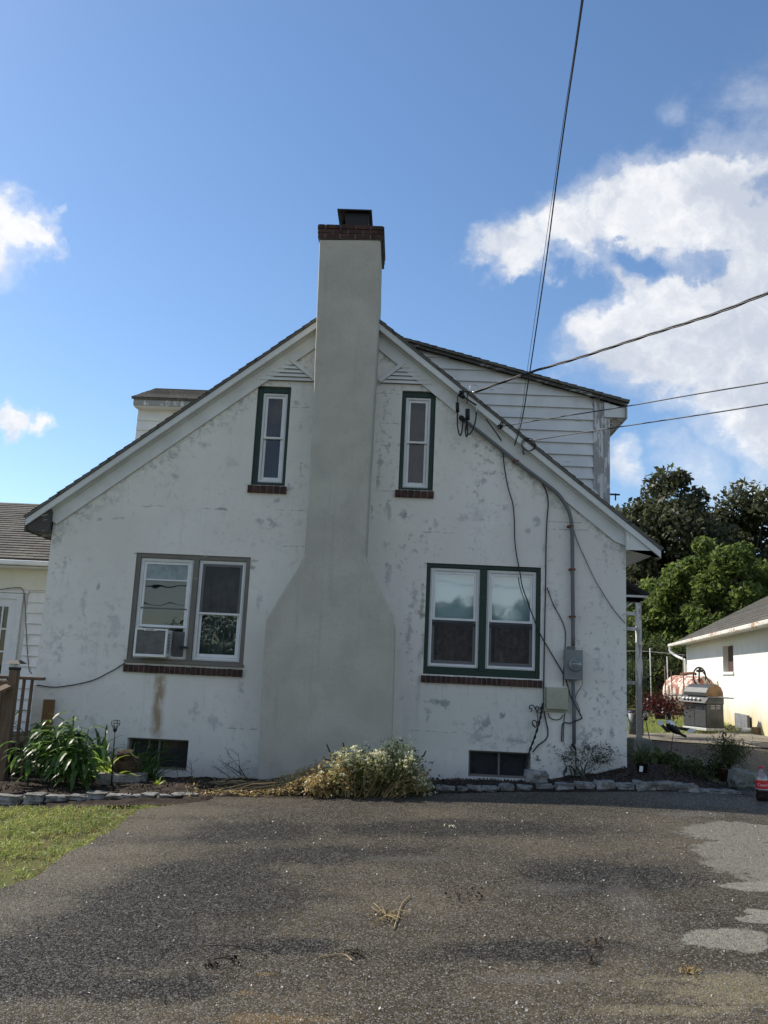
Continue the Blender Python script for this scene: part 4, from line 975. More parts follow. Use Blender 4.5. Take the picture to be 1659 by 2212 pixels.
# sloping hand rail from the post towards the camera, and stair boards
a = Vector((pxm-.03, YS+.02, at(20, 1478, YS).z)); b = a+Vector((-.45, -1.2, -.45))
mb = MB(); wd = .06
mb.v = [tuple(a+Vector((-wd, 0, 0))), tuple(a+Vector((wd, 0, 0))), tuple(b+Vector((wd, 0, 0))), tuple(b+Vector((-wd, 0, 0)))]; mb.v += [(x, y, z-.035) for x, y, z in mb.v]
mb.f = [(0, 1, 2, 3), (7, 6, 5, 4), (0, 4, 5, 1), (1, 5, 6, 2), (2, 6, 7, 3), (3, 7, 4, 0)]; mb.build('hand_rail', M['wood'], rail)
for k in range(6):
    t_ = (k+1)/7; q = Vector((pxm, YS, 0)).lerp(Vector((ra.x-.5, YR2, 0)), t_); zt_ = a.z+(ra.z-a.z)*t_
    MB().box(q.x-.02, q.x+.02, q.y-.02, q.y+.02, -.5, zt_-.02).build('baluster', M['wood'], rail)
sa, sb = Vector((pxm, YS+.05, a.z-.0)), Vector((ra.x-.5, YR2, ra.z))
mb = MB(); mb.tube([sa, sb], .035, 4); mb.build('side_rail', M['wood'], rail)
MB().box(ra.x-1.6, ra.x-.02, YR2+.07, YW-.06, -.42, -.02).build('deck_boards', M['wood'], rail)

# leaning boards
bp_ = at(103, 1560, -.12); bt = at(107, 1511, -.12); bw = .15
tag(MB().box(bt.x-bw/2, bt.x+bw/2, -.14, -.10, -.5, bt.z).build('timber_post', M['wood_o'], bevel=.004), 'short tan timber post standing against the white wall behind the broad leaves', 'post')

# ================= wall fittings =================
def P(px, py, Y=-.02): return at(px, py, Y)
# air conditioner
ac = thing('air_conditioner', 'off-white window air conditioner in the left lower window', 'air conditioner', tuple(P(335, 1418, -.1)))
YA = -.22
a0, a1 = at(290, 1390, YA).x, at(359, 1390, YA).x; az0, az1 = at(325, 1417.5, YA).z, at(325, 1359, YA).z
MB().box(a0, a1, YA+.03, .10, az0, az1).build('case', M['ac'], ac, bevel=.008)
MB().frame(a0-.006, a1+.006, az0-.008, az1+.008, .028, YA, YA+.029, wb=.035, wt=.022).build('front_frame', M['ac'], ac, bevel=.004)
MB().box(a0+.02, a1-.02, YA+.018, YA+.029, az0+.025, az1-.012).build('coil', M['acgrille'], ac)
mb = MB(); n_ = 19
for k in range(n_):
    z = az0+.03+(az1-az0-.05)*k/n_; mb.box(a0+.022, a1-.022, YA+.008, YA+.017, z, z+.004)
mb.build('grille', simple('grey_grille', (.30, .30, .29), .5), ac)
mb = MB()
for k in range(14):
    z = az0+.05+(az1-az0-.09)*k/14
    for c_ in range(3): mb.box(a1+.0005, a1+.004, YA+.05+.045*c_, YA+.085+.045*c_, z, z+.008)
mb.build('side_louvre', M['black'], ac)
bd = MB().box((a0+a1)/2-.10, (a0+a1)/2+.07, YA-.006, YA-.0005, az1-.022, az1+.006).build('badge', M['white'], ac, bevel=.003)
def text_mesh(name, body, size, mat, parent, matrix, extrude=.001, align='CENTER'):
    cu = bpy.data.curves.new(name, 'FONT'); cu.body = body; cu.size = size; cu.extrude = extrude; cu.align_x = align; cu.align_y = 'CENTER'
    to = bpy.data.objects.new(name, cu); col.objects.link(to); bpy.context.view_layer.update()
    me = bpy.data.meshes.new_from_object(to.evaluated_get(bpy.context.evaluated_depsgraph_get())); bpy.data.objects.remove(to); me.transform(matrix)
    me.materials.clear(); me.materials.append(mat); me.name = name
    o = bpy.data.objects.new(name, me); col.objects.link(o); put(o, parent) if parent else None; return o
RXm = Matrix.Rotation(math.pi/2, 4, 'X')
text_mesh('lettering', 'FRIGIDAIRE', .022, M['black'], bd, Matrix.Translation(((a0+a1)/2-.015, YA-.0075, az1-.008)) @ RXm)
# filler panel at the right of the unit with louvres
mb = MB().box(a1+.02, m0-.05, .035, .048, az0+.01, az1-.01)
for k in range(12):
    z = az0+.04+(az1-az0-.08)*k/12; mb.box(a1+.03, m0-.07, .028, .0345, z, z+.010)
mb.build('side_panel', M['acgrille'], ac)
MB().box(at(388, 1398, -.02).x, at(404, 1398, -.02).x, -.05, .0, at(395, 1401, -.02).z, at(395, 1396, -.02).z).build('bracket', M['iron'], ac)
# electricity meter
me_ = thing('electricity_meter', 'grey electricity meter box with round glass meter on the wall', 'meter', tuple(P(1239, 1468)))
b0, b1 = P(1221, 1403.5, -.13), P(1257.8, 1468.2, -.13)
MB().box(b0.x, b1.x, -.13, -.004, b1.z, b0.z).build('box', M['meterbox'], me_, bevel=.006)
MB().box(b0.x-.006, b1.x+.006, -.138, -.1305, b1.z-.004, b0.z+.004).build('cover', M['meterbox'], me_, bevel=.004)
dc = at(1242.4, 1435.5, -.14); RY = Matrix.Rotation(math.pi/2, 4, 'X')
r_ = 13.2/F*(D-.14)
rg = MB().lathe([(r_*1.03, 0), (r_*1.05, .012), (r_*1.0, .03), (r_*.96, .032)], (dc.x, -.139, dc.z), 32, RY).build('ring', M['ring'], me_)
MB().lathe([(r_*.93, 0), (r_*.93, .010), (r_*.9, .012)], (dc.x, -.158, dc.z), 32, RY).build('dial_face', M['meterface'], me_)
MB().lathe([(r_*.95, .0), (r_*.94, .05), (r_*.88, .075), (r_*.5, .085), (.001, .087)], (dc.x, -.168, dc.z), 32, RY).build('glass_dome', M['glass'], me_)
yq = -.172
fc = MB().box(dc.x-.048, dc.x+.035, yq-.002, yq, dc.z+.022, dc.z+.040).box(dc.x-.056, dc.x-.052, yq-.002, yq, dc.z+.024, dc.z+.036)
fc.build('display', M['lcd'], me_)
MB().box(dc.x-.04, dc.x-.022, yq-.002, yq, dc.z-.012, dc.z-.004).box(dc.x+.03, dc.x+.042, yq-.002, yq, dc.z-.012, dc.z-.004).box(dc.x-.016, dc.x+.02, yq-.002, yq, dc.z-.009, dc.z-.006).box(dc.x-.03, dc.x+.032, yq-.002, yq, dc.z-.034, dc.z-.031).box(dc.x-.026, dc.x+.028, yq-.002, yq, dc.z-.043, dc.z-.040).build('print', M['black'], me_)
MB().box(P(1227, 1400, -.1).x, P(1243, 1400, -.1).x, -.10, -.02, b0.z, b0.z+.05).build('hub', M['conduit'], me_, bevel=.01)
MB().box(P(1233, 1470, -.1).x, P(1241, 1470, -.1).x, -.09, -.03, b1.z-.04, b1.z).build('hub', M['conduit'], me_)
# conduits
cpath = [(1000, 906), (1042, 938), (1122.8, 1003), (1160, 1031), (1185, 1050), (1204, 1066), (1219, 1086), (1229, 1106), (1234, 1127), (1236, 1160), (1236.6, 1217), (1237.4, 1300), (1238, 1396)]
cd = thing('service_conduit', 'grey pipe conduit curving down the wall from the roof edge to the meter', 'conduit', tuple(P(1238, 1396, -.06)))
MB().tube(smoothpath([P(x, y, -.065) for x, y in cpath], 4), .027, 10).build('pipe', M['conduit'], cd)
for (x, y) in [(1233, 1137), (1236.7, 1230), (1237.5, 1332), (1115, 996)]:
    q = P(x, y, -.06); MB().box(q.x-.045, q.x+.035, -.092, -.003, q.z-.012, q.z+.012).build('strap', M['rustclip'], cd)
wh = at(999, 905, -.07)
MB().lathe([(.02, -.05), (.035, -.03), (.04, .02), (.03, .05), (.01, .06)], (wh.x, wh.y, wh.z), 12, Matrix.Rotation(math.radians(-50), 4, 'Y')).build('weatherhead', M['black'], cd)
lo = thing('ground_conduit', 'grey pipe conduit running from the meter down towards the plants', 'conduit', tuple(P(1240, 1608, -.06)))
MB().tube([P(1237.5, 1471, -.06), P(1240, 1530, -.06), P(1240, 1608, -.055)], .025, 10).build('pipe', M['conduit'], lo)
q = P(1239, 1612, -.06); MB().tube([q+Vector((-.02, 0, .03)), q+Vector((.01, 0, -.01)), q+Vector((.03, .0, -.05)), q+Vector((.035, .01, -.28))], [.026, .02, .008, .006], 8).build('boot', M['black'], lo)
# telecom box
tb = thing('telecom_box', 'beige plastic telephone box on the wall below the meter', 'utility box', tuple(P(1202, 1539)))
t0, t1 = P(1176, 1484, -.07), P(1228, 1539, -.07)
MB().box(t0.x, t1.x, -.055, -.003, t1.z, t0.z).build('back_plate', M['beige'], tb, bevel=.006)
mb = MB().box(t0.x+.025, t1.x-.008, -.105, -.056, t1.z+.03, t0.z-.006); mb.build('cover', M['beige'], tb, bevel=.012)
mb = MB()
for k in range(4):
    zz = t1.z+.06+k*.075; mb.box(t0.x+.008, t0.x+.018, -.060, -.0555, zz, zz+.045); mb.box(t1.x-.006, t1.x-.001, -.060, -.0555, zz, zz+.03)
mb.build('hinge', M['meterbox'], tb)
MB().tube([Vector(((t0.x+t1.x)/2+.06*math.cos(a)*1.1, -.1065, (t0.z+t1.z)/2+.02+.07*math.sin(a))) for a in np.linspace(0, math.pi, 9)], .0018, 4).build('embossed_mark', M['beige'], tb)
def cable(pts, r, mat, label, Y=-.02, name='cable', grp=None, n=5, par=None):
    pp = smoothpath([p if isinstance(p, Vector) else P(*p, Y) if len(p) == 2 else P(*p) for p in pts], 5)
    return tag(MB().tube(pp, r, n).build(name, mat), label, 'cable', grp)
cable([(1050, 905, -.2), (1062, 922, -.15), (1083, 953), (1087, 985), (1090.4, 1015), (1098, 1055), (1107.6, 1088), (1111, 1125), (1112, 1165.6), (1116, 1200), (1122.7, 1234), (1128, 1265), (1137.7, 1294.5), (1150, 1328), (1165.7, 1367.6), (1190, 1410), (1216.9, 1456.3), (1227.3, 1484.6), (1233, 1505, -.1), (1255.5, 1547, -.03), (1254, 1553, -.03), (1243.6, 1557.5, -.1), (1231.7, 1562), (1219.8, 1561), (1214.6, 1567), (1213.5, 1585), (1213, 1602)], .0085, M['wire'], 'thick black cable crossing the corner of the green window and ending by the lower conduit', -.03)
cable([(1130, 968, -.19), (1133.4, 985), (1172, 1045), (1184, 1080), (1181.6, 1122.6), (1179.5, 1180), (1178.6, 1260), (1176.4, 1367.6), (1174.4, 1505.4), (1175.9, 1539.6), (1183.4, 1588.7), (1161.8, 1611), (1150.6, 1624.5)], .009, M['wire'], 'black cable running straight down beside the right window to the cellar window')
cable([(1181.6, 1268.8), (1195, 1305), (1219.4, 1354.8), (1220.6, 1401), (1216.9, 1454.8), (1217, 1482)], .0065, M['wire'], 'thin black cable branching to the top of the beige telephone box', -.015)
cable([(1238.7, 1144), (1250, 1176), (1266.7, 1212.9), (1284, 1250), (1305.4, 1286), (1328, 1320), (1350.5, 1346)], .006, M['wire_g'], 'thin grey cable sagging from the pipe to the right corner of the wall', -.02)
cable([(269.7, 1432), (250, 1445), (232.5, 1454.3), (210, 1466), (186, 1473.8), (150, 1481), (115.3, 1484.4), (75.3, 1479.4)], .0075, M['wire'], 'black cable sagging from the left lower window to the deck railing')
cable([(1184, 1540), (1188, 1550), (1199, 1555), (1210, 1553), (1216, 1545)], .006, M['wire'], 'short black cable loop hanging under the beige telephone box')
cable([(1219.5, 1541), (1217.5, 1570), (1216.5, 1603)], .006, M['wire'], 'short black cable hanging straight down from the beige telephone box')
cable([(1257, 1469, -.06), (1257.5, 1480, -.04), (1247, 1497), (1243, 1512), (1251, 1530), (1253, 1547)], .004, M['wire'], 'thin wire curling from the meter corner to the lower conduit')
# ---- service drop, splices and overhead lines ----
def overhead(pts3, r, mat, label, name='overhead_line', sag=.0, ext=30, twist=False, thin=False):
    pts3 = [Vector(p) for p in pts3]; a, b = pts3[-2], pts3[-1]; d = (b-a).normalized()
    full = smoothpath(pts3, 5)
    last = full[-1]
    for k in range(1, 13):
        s = k/12*ext; full.append(last+d*s+Vector((0, 0, .0012*s*s)))
    mb = MB()
    if twist:
        L = [0]
        for u, v in zip(full, full[1:]): L.append(L[-1]+(v-u).length)
        fine_pts = []; tot = L[-1]; ns = int(tot/.05)
        j = 0
        for k in range(ns):
            s = tot*k/ns
            while L[j+1] < s: j += 1
            fine_pts.append(full[j].lerp(full[j+1], (s-L[j])/(L[j+1]-L[j])))
        for ph, mm in ((0, 0), (2.1, 0), (4.2, 1)):
            mb.tube([p+Vector((0, math.cos(ph+k*.28), math.sin(ph+k*.28)))*r*1.1 for k, p in enumerate(fine_pts)], r*.85, 5)
    else: mb.tube(full, r, 6)
    return tag(mb.build(name, mat), label, 'power line' if r > .006 else 'wire')
hook = P(1024, 848, -.28)
def dirpt(px, py, Y): return at(px, py, Y)
overhead([hook, dirpt(1141, 806, -.9), dirpt(1260, 770, -1.7), dirpt(1400, 724, -2.6), dirpt(1540, 679, -3.5), dirpt(1659, 633, -4.2)], .010, M['wire'], 'twisted black power line rising to the right from the roof edge', twist=True)
overhead([P(1112, 962, -.2), dirpt(1128, 905, -.45), dirpt(1145, 800, -1.2), dirpt(1165, 665, -2.0), dirpt(1183, 540, -2.8), dirpt(1201, 400, -3.7), dirpt(1222, 250, -4.7), dirpt(1243, 110, -5.6), dirpt(1259, 0, -6.3)], .0075, M['wire'], 'black line rising almost straight up over the roof edge')
overhead([P(1110, 964, -.2), dirpt(1126, 895, -.5), dirpt(1139, 800, -1.2), dirpt(1158, 670, -2.0), dirpt(1176, 545, -2.8), dirpt(1196, 405, -3.7), dirpt(1218, 255, -4.7), dirpt(1240, 112, -5.6), dirpt(1256, 0, -6.3)], .0028, M['wire'], 'hair-thin wire running beside the nearly vertical line')
overhead([P(1085, 921, -.2), dirpt(1180, 905, -.8), dirpt(1340, 880, -1.9), dirpt(1500, 852, -3.0), dirpt(1659, 826, -4.0)], .007, M['wire'], 'upper of the two thin lines leaving to the right from coils at the rake')
overhead([P(1139, 953.5, -.2), dirpt(1240, 937, -.8), dirpt(1380, 916, -1.9), dirpt(1520, 895, -3.0), dirpt(1659, 873, -4.0)], .007, M['wire'], 'lower of the two thin lines leaving to the right past the dormer')
sp = thing('cable_splice', 'black splice tubes and drip loops where the power line meets the roof edge', 'cable splice', tuple(P(1000, 900, -.12)))
MB().tube([P(988, 870, -.2), P(988.5, 890, -.2)], .026, 10).build('splice_sleeve', M['black'], sp); MB().tube([P(1010, 884, -.2), P(1010, 907, -.2)], .032, 10).build('splice_sleeve', M['black'], sp)
MB().tube(smoothpath([P(988.5, 889, -.2), P(988, 915, -.2), P(991, 935, -.2), P(995, 940, -.2), P(998, 930, -.2), P(1000, 908, -.12)]), .010, 6).build('drip_loop', M['black'], sp)
MB().tube(smoothpath([P(1008, 905, -.2), P(1005.5, 930, -.2), P(1007.5, 943.5, -.2), P(1010, 935, -.2), P(1009, 906, -.16)]), .010, 6).build('drip_loop', M['black'], sp)
MB().tube(smoothpath([P(1029, 890, -.2), P(1027, 910, -.2), P(1020, 930, -.2), P(1013, 938.5, -.2), P(1009.5, 930, -.2), P(1008, 908, -.14)]), .010, 6).build('drip_loop', M['black'], sp)
MB().tube(smoothpath([P(988, 871, -.2), P(988.5, 858, -.2), P(994, 849, -.22), P(1007, 845.5, -.25), hook]), .007, 6).build('tail', M['black'], sp)
MB().tube(smoothpath([P(1009, 872, -.2), P(1009.5, 856, -.2), P(1014, 847, -.25), hook]), .007, 6).build('tail', M['black'], sp)
MB().tube(smoothpath([P(1014, 843, -.22), P(1016, 835, -.22), P(1024, 831, -.22), P(1032, 836, -.22), P(1034, 850, -.2), P(1034, 866, -.2)]), .006, 6).build('tail', M['alu'], sp)
MB().tube([P(1014, 850, -.25), P(1040, 841, -.32)], .012, 6).build('wedge_clamp', M['alu'], sp)
MB().tube([P(992, 853, -.16), P(1002, 858, -.2)], .028, 8).box(P(992, 853).x-.01, P(1000, 860).x, -.2, -.13, P(992, 860).z, P(992, 852).z).build('insulator', M['black'], sp)
MB().tube([P(1003, 858, -.17), P(1030, 876, -.17)], .010, 5).build('bracket', M['iron'], sp)
MB().tube([P(1029, 876, -.2), P(1029, 889, -.2)], .013, 8).build('connector', M['lightgrey'], sp)
ring = lambda px, py, rpx, Y, z=1.0, n=20: [P(px+rpx*math.cos(a), py+rpx*z*math.sin(a), Y+.01*math.sin(2*a)) for a in np.linspace(0, 2*math.pi, n)]
mb = MB(); mb.tube(ring(1080, 922, 4.5, -.17), .009, 6).tube(ring(1078.5, 923, 3, -.18), .009, 6).tube(ring(1083.5, 916.5, 2.5, -.17, 2.0), .006, 6)
tag(mb.build('cable_coil', M['black']), 'small tight coil of black cable on the rake board', 'cable coil')
mb = MB(); mb.tube(ring(1141, 960, 15, -.19, .92), .006, 6).tube(ring(1143, 962, 14, -.18, .85), .005, 6)
tag(mb.build('cable_coil', M['wire']), 'open loop of thin black cable hanging at the rake board', 'cable coil')

# ================= stones =================
def rock(name, x, y, z, sx, sy, sz, seed, mat, rot=0, parent=None, rnd=.28):
    bm = bmesh.new(); bmesh.ops.create_cube(bm, size=1); bmesh.ops.subdivide_edges(bm, edges=bm.edges, cuts=5, use_grid_fill=True)
    for v in bm.verts:
        c_ = v.co.copy(); k = max(abs(c_.x), abs(c_.y), abs(c_.z)); sph = c_.normalized()*.58
        v.co = c_.lerp(sph, rnd)
        nn = mnoise.noise(Vector((v.co.x*1.7+seed*7.1, v.co.y*2.2, v.co.z*2.2)))*.26+mnoise.noise(Vector((v.co.x*5+seed*3, v.co.y*5, v.co.z*5)))*.16
        v.co *= 1+nn
    me = bpy.data.meshes.new(name); M_ = Matrix.Translation((x, y, z)) @ Matrix.Rotation(rot, 4, 'Z') @ Matrix.Diagonal((sx, sy, sz, 1))
    bm.transform(M_); bm.to_mesh(me); bm.free(); me.materials.append(mat)
    for p in me.polygons: p.use_smooth = True
    try: me.set_sharp_from_angle(angle=math.radians(28))
    except Exception: pass
    o = bpy.data.objects.new(name, me); col.objects.link(o); return o
ordn = ['first', 'second', 'third', 'fourth', 'fifth', 'sixth', 'seventh', 'eighth', 'ninth', 'tenth', 'eleventh', 'twelfth', 'thirteenth', 'fourteenth', 'fifteenth', 'sixteenth']
R3 = random.Random(11)
def stone_row(spans, lab, grp, mat, seed0, hts=None):
    for k, (xa, xb, yy) in enumerate(spans):
        a_, b_ = gnd(xa, yy), gnd(xb, yy+ (0 if hts is None else 0)); L = (b_-a_).length; c_ = (a_+b_)/2
        hh = .13 if hts is None else hts[k]
        hh *= R3.uniform(.5, .85); o = rock('edging_stone', c_.x, c_.y+.07, g(c_.x, c_.y)+hh*.28, L*R3.uniform(.84, 1.0), .17+R3.uniform(-.03, .04), hh, seed0+k, mat, R3.uniform(-.13, .13), None, .16); o.location.z = 0
        tag(o, lab % ordn[k], 'edging stone', grp)
stone_row([(942, 985, 1711), (987, 1010, 1711), (1011, 1040, 1710), (1042, 1078, 1709), (1080, 1112, 1708), (1114, 1154, 1707), (1156, 1198, 1706), (1200, 1242, 1706), (1244, 1288, 1706), (1290, 1330, 1706), (1332, 1374, 1707), (1376, 1420, 1708), (1421, 1462, 1709), (1464, 1508, 1711), (1510, 1558, 1713), (1560, 1598, 1715)],
          'rough grey kerb stone, %s to the right of the flowering bush pile', 'grey stones edging the bed right of the bush', M['stone'], 1, [.10, .09, .10, .10, .09, .10, .12, .12, .13, .14, .14, .14, .13, .12, .08, .07])
stone_row([(-30, 44, 1734), (46, 92, 1733), (94, 140, 1731), (142, 182, 1729), (184, 226, 1727), (228, 262, 1726), (264, 300, 1725), (302, 336, 1724), (338, 366, 1724), (368, 392, 1723), (394, 428, 1722)],
          'rough grey kerb stone along the lawn, %s from the photo\'s left edge', 'grey stones edging the bed above the lawn', M['stone'], 40, [.17, .13, .12, .11, .10, .09, .08, .07, .07, .07, .06])
stone_row([(1462, 1490, 1647), (1492, 1522, 1655), (1524, 1556, 1666)], 'low pale stone on the far side of the bed, %s from the house corner', 'stones on the far side of the right bed', M['stone'], 70, [.10, .10, .12])
p = gnd(1161, 1699); tag(rock('stone_block', p.x, p.y+.1, g(p.x, p.y)+.10, .26, .2, .13, 90, M['stone']), 'single loose grey block sitting behind the kerb below the cellar window', 'stone')
p = gnd(1612, 1703); tag(rock('stone_block', p.x, p.y+.12, g(p.x, p.y)+.09, .24, .24, .21, 91, M['concrete'], .2), 'larger mossy grey block beside the soda bottle', 'stone')
p = gnd(258, 1703); tag(rock('rock', p.x, p.y+.1, g(p.x, p.y)+.08, .5, .3, .16, 93, M['rock']), 'low flat brown rock at the foot of the garden statue', 'rock')

# ================= bottle =================
p = gnd(1647, 1731)
bt_ = thing('soda_bottle', 'plastic soda bottle with red label and cap standing at the right edge', 'bottle', (p.x, p.y, p.z))
sc_ = (70/F*(p.y+D))/.325; BM = Matrix.Scale(sc_, 4)
def bl(prof): return [(r*sc_*1.03, z*sc_) for r, z in prof]
cola = simple('dark_cola', (.012, .005, .003), .08, spec=.8, var=.1)
MB().lathe(bl([(.030, 0), (.048, .004), (.054, .02), (.055, .05), (.053, .075), (.055, .10), (.055, .13)]), p, 32).build('cola', cola, bt_)
lb = MB().lathe(bl([(.0556, .118), (.0558, .122), (.0558, .19), (.0556, .193)]), p, 40).build('label', M['red'], bt_)
MB().lathe(bl([(.055, .19), (.0545, .205), (.048, .235), (.034, .262), (.018, .285), (.0135, .298), (.0135, .305)]), p, 32).build('neck', glass('clear_plastic', .16, (.86, .86, .84), .05), bt_)
MB().lathe(bl([(.0165, .302), (.017, .304), (.017, .321), (.015, .325)]), p, 24).build('cap', M['red'], bt_)
MB().lathe(bl([(.0562, .115), (.0562, .118)]), p, 40).build('label_edge', M['white'], bt_)
tm = text_mesh('lettering', 'Coca-Cola', .038*sc_, M['white'], lb, Matrix.Identity(4), .0008)
rr = .0568*sc_
for v in tm.data.vertices:
    a = v.co.x/rr-math.pi/2+.35; rad = rr+v.co.z; v.co = Vector((p.x+rad*math.cos(a), p.y+rad*math.sin(a), p.z+.155*sc_+v.co.y))
mb = MB()
for (a_, za, zb_) in [(-2.55, .135, .15), (-2.5, .165, .18), (-2.2, .14, .172)]:
    c_ = Vector((p.x+rr*1.003*math.cos(a_), p.y+rr*1.003*math.sin(a_), 0)); t_ = Vector((-math.sin(a_), math.cos(a_), 0))*.004*sc_
    mb.quad(c_-t_+Vector((0, 0, p.z+za*sc_)), c_+t_+Vector((0, 0, p.z+za*sc_)), c_+t_+Vector((0, 0, p.z+zb_*sc_)), c_-t_+Vector((0, 0, p.z+zb_*sc_)))
mb.build('label_print', M['white'], lb)

# ================= garage =================
ga = Vector((9.8, 18.1, 0)); gb = Vector((7.9, 6.9, 0)); gd = (gb-ga).normalized(); gn = Vector((gd.y, -gd.x, 0))   # gn towards the left/camera
if gn.x > 0: gn = -gn
gar = thing('garage', 'low white garage with worn grey shingled roof, right of the house', 'garage', (8.8, 12, .1))
def gp(s, off, z): q = ga+gd*s-gn*off; return Vector((q.x, q.y, z))   # s along the wall, off inwards
GL = (gb-ga).length+5; GW = 6.0; zt_ = 2.47
def garage_wall():
    mt, t, b, co = base('white_limewash', .85, .25); x, y, z = t.xyz(co); f = t.noise(co, 3, 7, .65)
    c = t.mix(t.sstep(f, .3, .7), (.66, .65, .61), (.74, .73, .69))
    yl = t.m('MULTIPLY', t.sstep(t.m('ADD', z, t.m('MULTIPLY', f, -.9)), .45, -.35), .8)
    c = t.mix(yl, c, (.62, .50, .22)); c = t.mix(t.m('MULTIPLY', t.m('MULTIPLY', t.sstep(z, .7, .25), t.sstep(t.noise(t.scale(co, (5, 5, .5)), 2, 5), .5, .7)), .6), c, (.35, .28, .18))
    t.put(b.inputs['Base Color'], c); bump(t, b, f, .3, .01); return mt
gm = garage_wall()
def wq(s): # wall param s for picture x
    return s
def hit(px, py):   # ray against the garage wall plane
    d = ray(px, py); o = Vector((0, -D, H)); t_ = (ga-o).dot(gn)/d.dot(gn); q = o+d*t_; return (q-ga).dot(gd), q.z
s0, zA = hit(1561, 1396); s1, zB = hit(1585, 1451)
mb = MB()
def wp(s, z, off=0): return gp(s, off, z)
for a_, b_, c_, d_ in ((0, s0, -.5, zt_), (s1, GL, -.5, zt_), (s0, s1, -.5, zB), (s0, s1, zA, zt_)): mb.quad(wp(a_, c_), wp(b_, c_), wp(b_, d_), wp(a_, d_))
mb.quad(wp(s0, zB), wp(s1, zB), wp(s1, zB, .3), wp(s0, zB, .3)); mb.quad(wp(s0, zB), wp(s0, zB, .3), wp(s0, zA, .3), wp(s0, zA)); mb.quad(wp(s1, zB), wp(s1, zA), wp(s1, zA, .3), wp(s1, zB, .3)); mb.quad(wp(s0, zA), wp(s0, zA, .3), wp(s1, zA, .3), wp(s1, zA))
mb.quad(wp(0, -.5), wp(0, zt_), wp(0, zt_, GW), wp(0, -.5, GW)); mb.quad(wp(GL, -.5), wp(GL, -.5, GW), wp(GL, zt_, GW), wp(GL, zt_)); mb.quad(wp(0, -.5, GW), wp(0, zt_, GW), wp(GL, zt_, GW), wp(GL, -.5, GW))
rk = .55; zrid = zt_+GW/2*rk
mb.tri(wp(0, zt_), wp(0, zrid, GW/2), wp(0, zt_, GW)); mb.tri(wp(GL, zt_), wp(GL, zt_, GW), wp(GL, zrid, GW/2))
mb.build('wall', gm, gar)
wd_ = thing('window', None, None, tuple(wp((s0+s1)/2, zB))); put(wd_, gar); wd_['label'] = 'narrow window opening in the garage wall'
mb = MB(); mb.quad(wp(s0, zB, .14), wp(s1, zB, .14), wp(s1, zA, .14), wp(s0, zA, .14)); mb.build('dark_opening_sheet', simple('dark_red_interior', (.07, .035, .025), .9), wd_)  # flat dark reddish sheet stands for the unlit interior of the opening
mb = MB(); q0, q1 = wp(s0-.08, zB-.06, -.03), wp(s1+.08, zB-.0, -.03)
def obox(s_a, s_b, off_a, off_b, z_a, z_b, mb=None):
    mb = mb or MB(); i = len(mb.v); mb.v += [tuple(gp(s, o_, z)) for z in (z_a, z_b) for s, o_ in ((s_a, off_a), (s_b, off_a), (s_b, off_b), (s_a, off_b))]
    mb.f += [tuple(i+k for k in q) for q in ((3, 2, 1, 0), (4, 5, 6, 7), (0, 1, 5, 4), (1, 2, 6, 5), (2, 3, 7, 6), (3, 0, 4, 7))]; return mb
obox(s0-.06, s1+.06, -.04, .05, zB-.07, zB-.003).build('sill', M['white'], wd_)
ov = .40; ez_ = zt_-.02
eA, eB = gp(-.7, -ov, ez_), gp(GL+.3, -ov, ez_); rA, rB = gp(-.7, GW/2, ez_+(GW/2+ov)*rk), gp(GL+.3, GW/2, ez_+(GW/2+ov)*rk)
roof_slab('roof', eA, eB, rB, rA, M['shingle_old'], gar, course=.15)
roof_slab('roof', gp(-.7, GW+ov, ez_), gp(GL+.3, GW+ov, ez_), rB, rA, M['shingle_old'], gar, course=.15)
obox(-.6, GL+.2, -ov+.03, -.003, ez_-.045, ez_-.03).build('soffit', M['trim'], gar)
gut = obox(-.75, GL+.35, -ov-.11, -ov-.0, ez_-.10, ez_+.0).build('gutter', painted('rust_streaked_white_gutter', (.66, .64, .58), (.36, .19, .08), amt=.6, stretch=(1, 1, 3)), gar, bevel=.02)
dsx = [gp(-.55, -ov-.05, ez_-.10), gp(-.55, -ov-.05, ez_-.26), gp(-.35, -ov+.12, ez_-.42), gp(.05, -.08, ez_-.55), gp(.10, -.06, ez_-.7), gp(.10, -.06, .2)]
MB().tube(smoothpath(dsx, 4), .045, 8).build('downspout', M['vinyl'], gar)
# slab leaning at the wall, rubble
s2, _ = hit(1596, 1560); s3, _ = hit(1624, 1560); zt2 = hit(1610, 1543)[1]
tag(obox(s2, s3, -.10, -.04, .0, zt2).build('grey_slab', M['slab'], bevel=.01), 'stained grey slab leaning on the foot of the garage wall', 'slab')
p = gnd(1612, 1585)
can = thing('paint_can', 'white and purple can lying on its side on the gravel by the garage', 'can', tuple(p))
MB().tube([p+Vector((-.12, 0, .07)), p+Vector((.10, .0, .07))], .065, 14).build('body', M['white'], can); MB().tube([p+Vector((.101, 0, .07)), p+Vector((.13, .0, .07))], .067, 14).build('lid', simple('purple_lid', (.06, .03, .10), .5), can)
p = gnd(1637, 1588)
tag(MB().box(-.06, .06, -.06, .12, -.02, .17, Matrix.Translation(p) @ Matrix.Rotation(.3, 4, 'Z')).build('wood_block', M['wood_l'], bevel=.004), 'pale square wood block standing on the ground by the garage', 'wood block')
p = gnd(1575, 1572); mb = MB()
tag(np_mesh('rubble', leaves(np.stack([rng.normal(8.0, .5, 260), rng.normal(9.6, .8, 260), np.full(260, .13)], 1), .08, .7, 1.0), 4, M['mulch']), 'leaf litter and debris along the foot of the garage wall', kind='stuff')
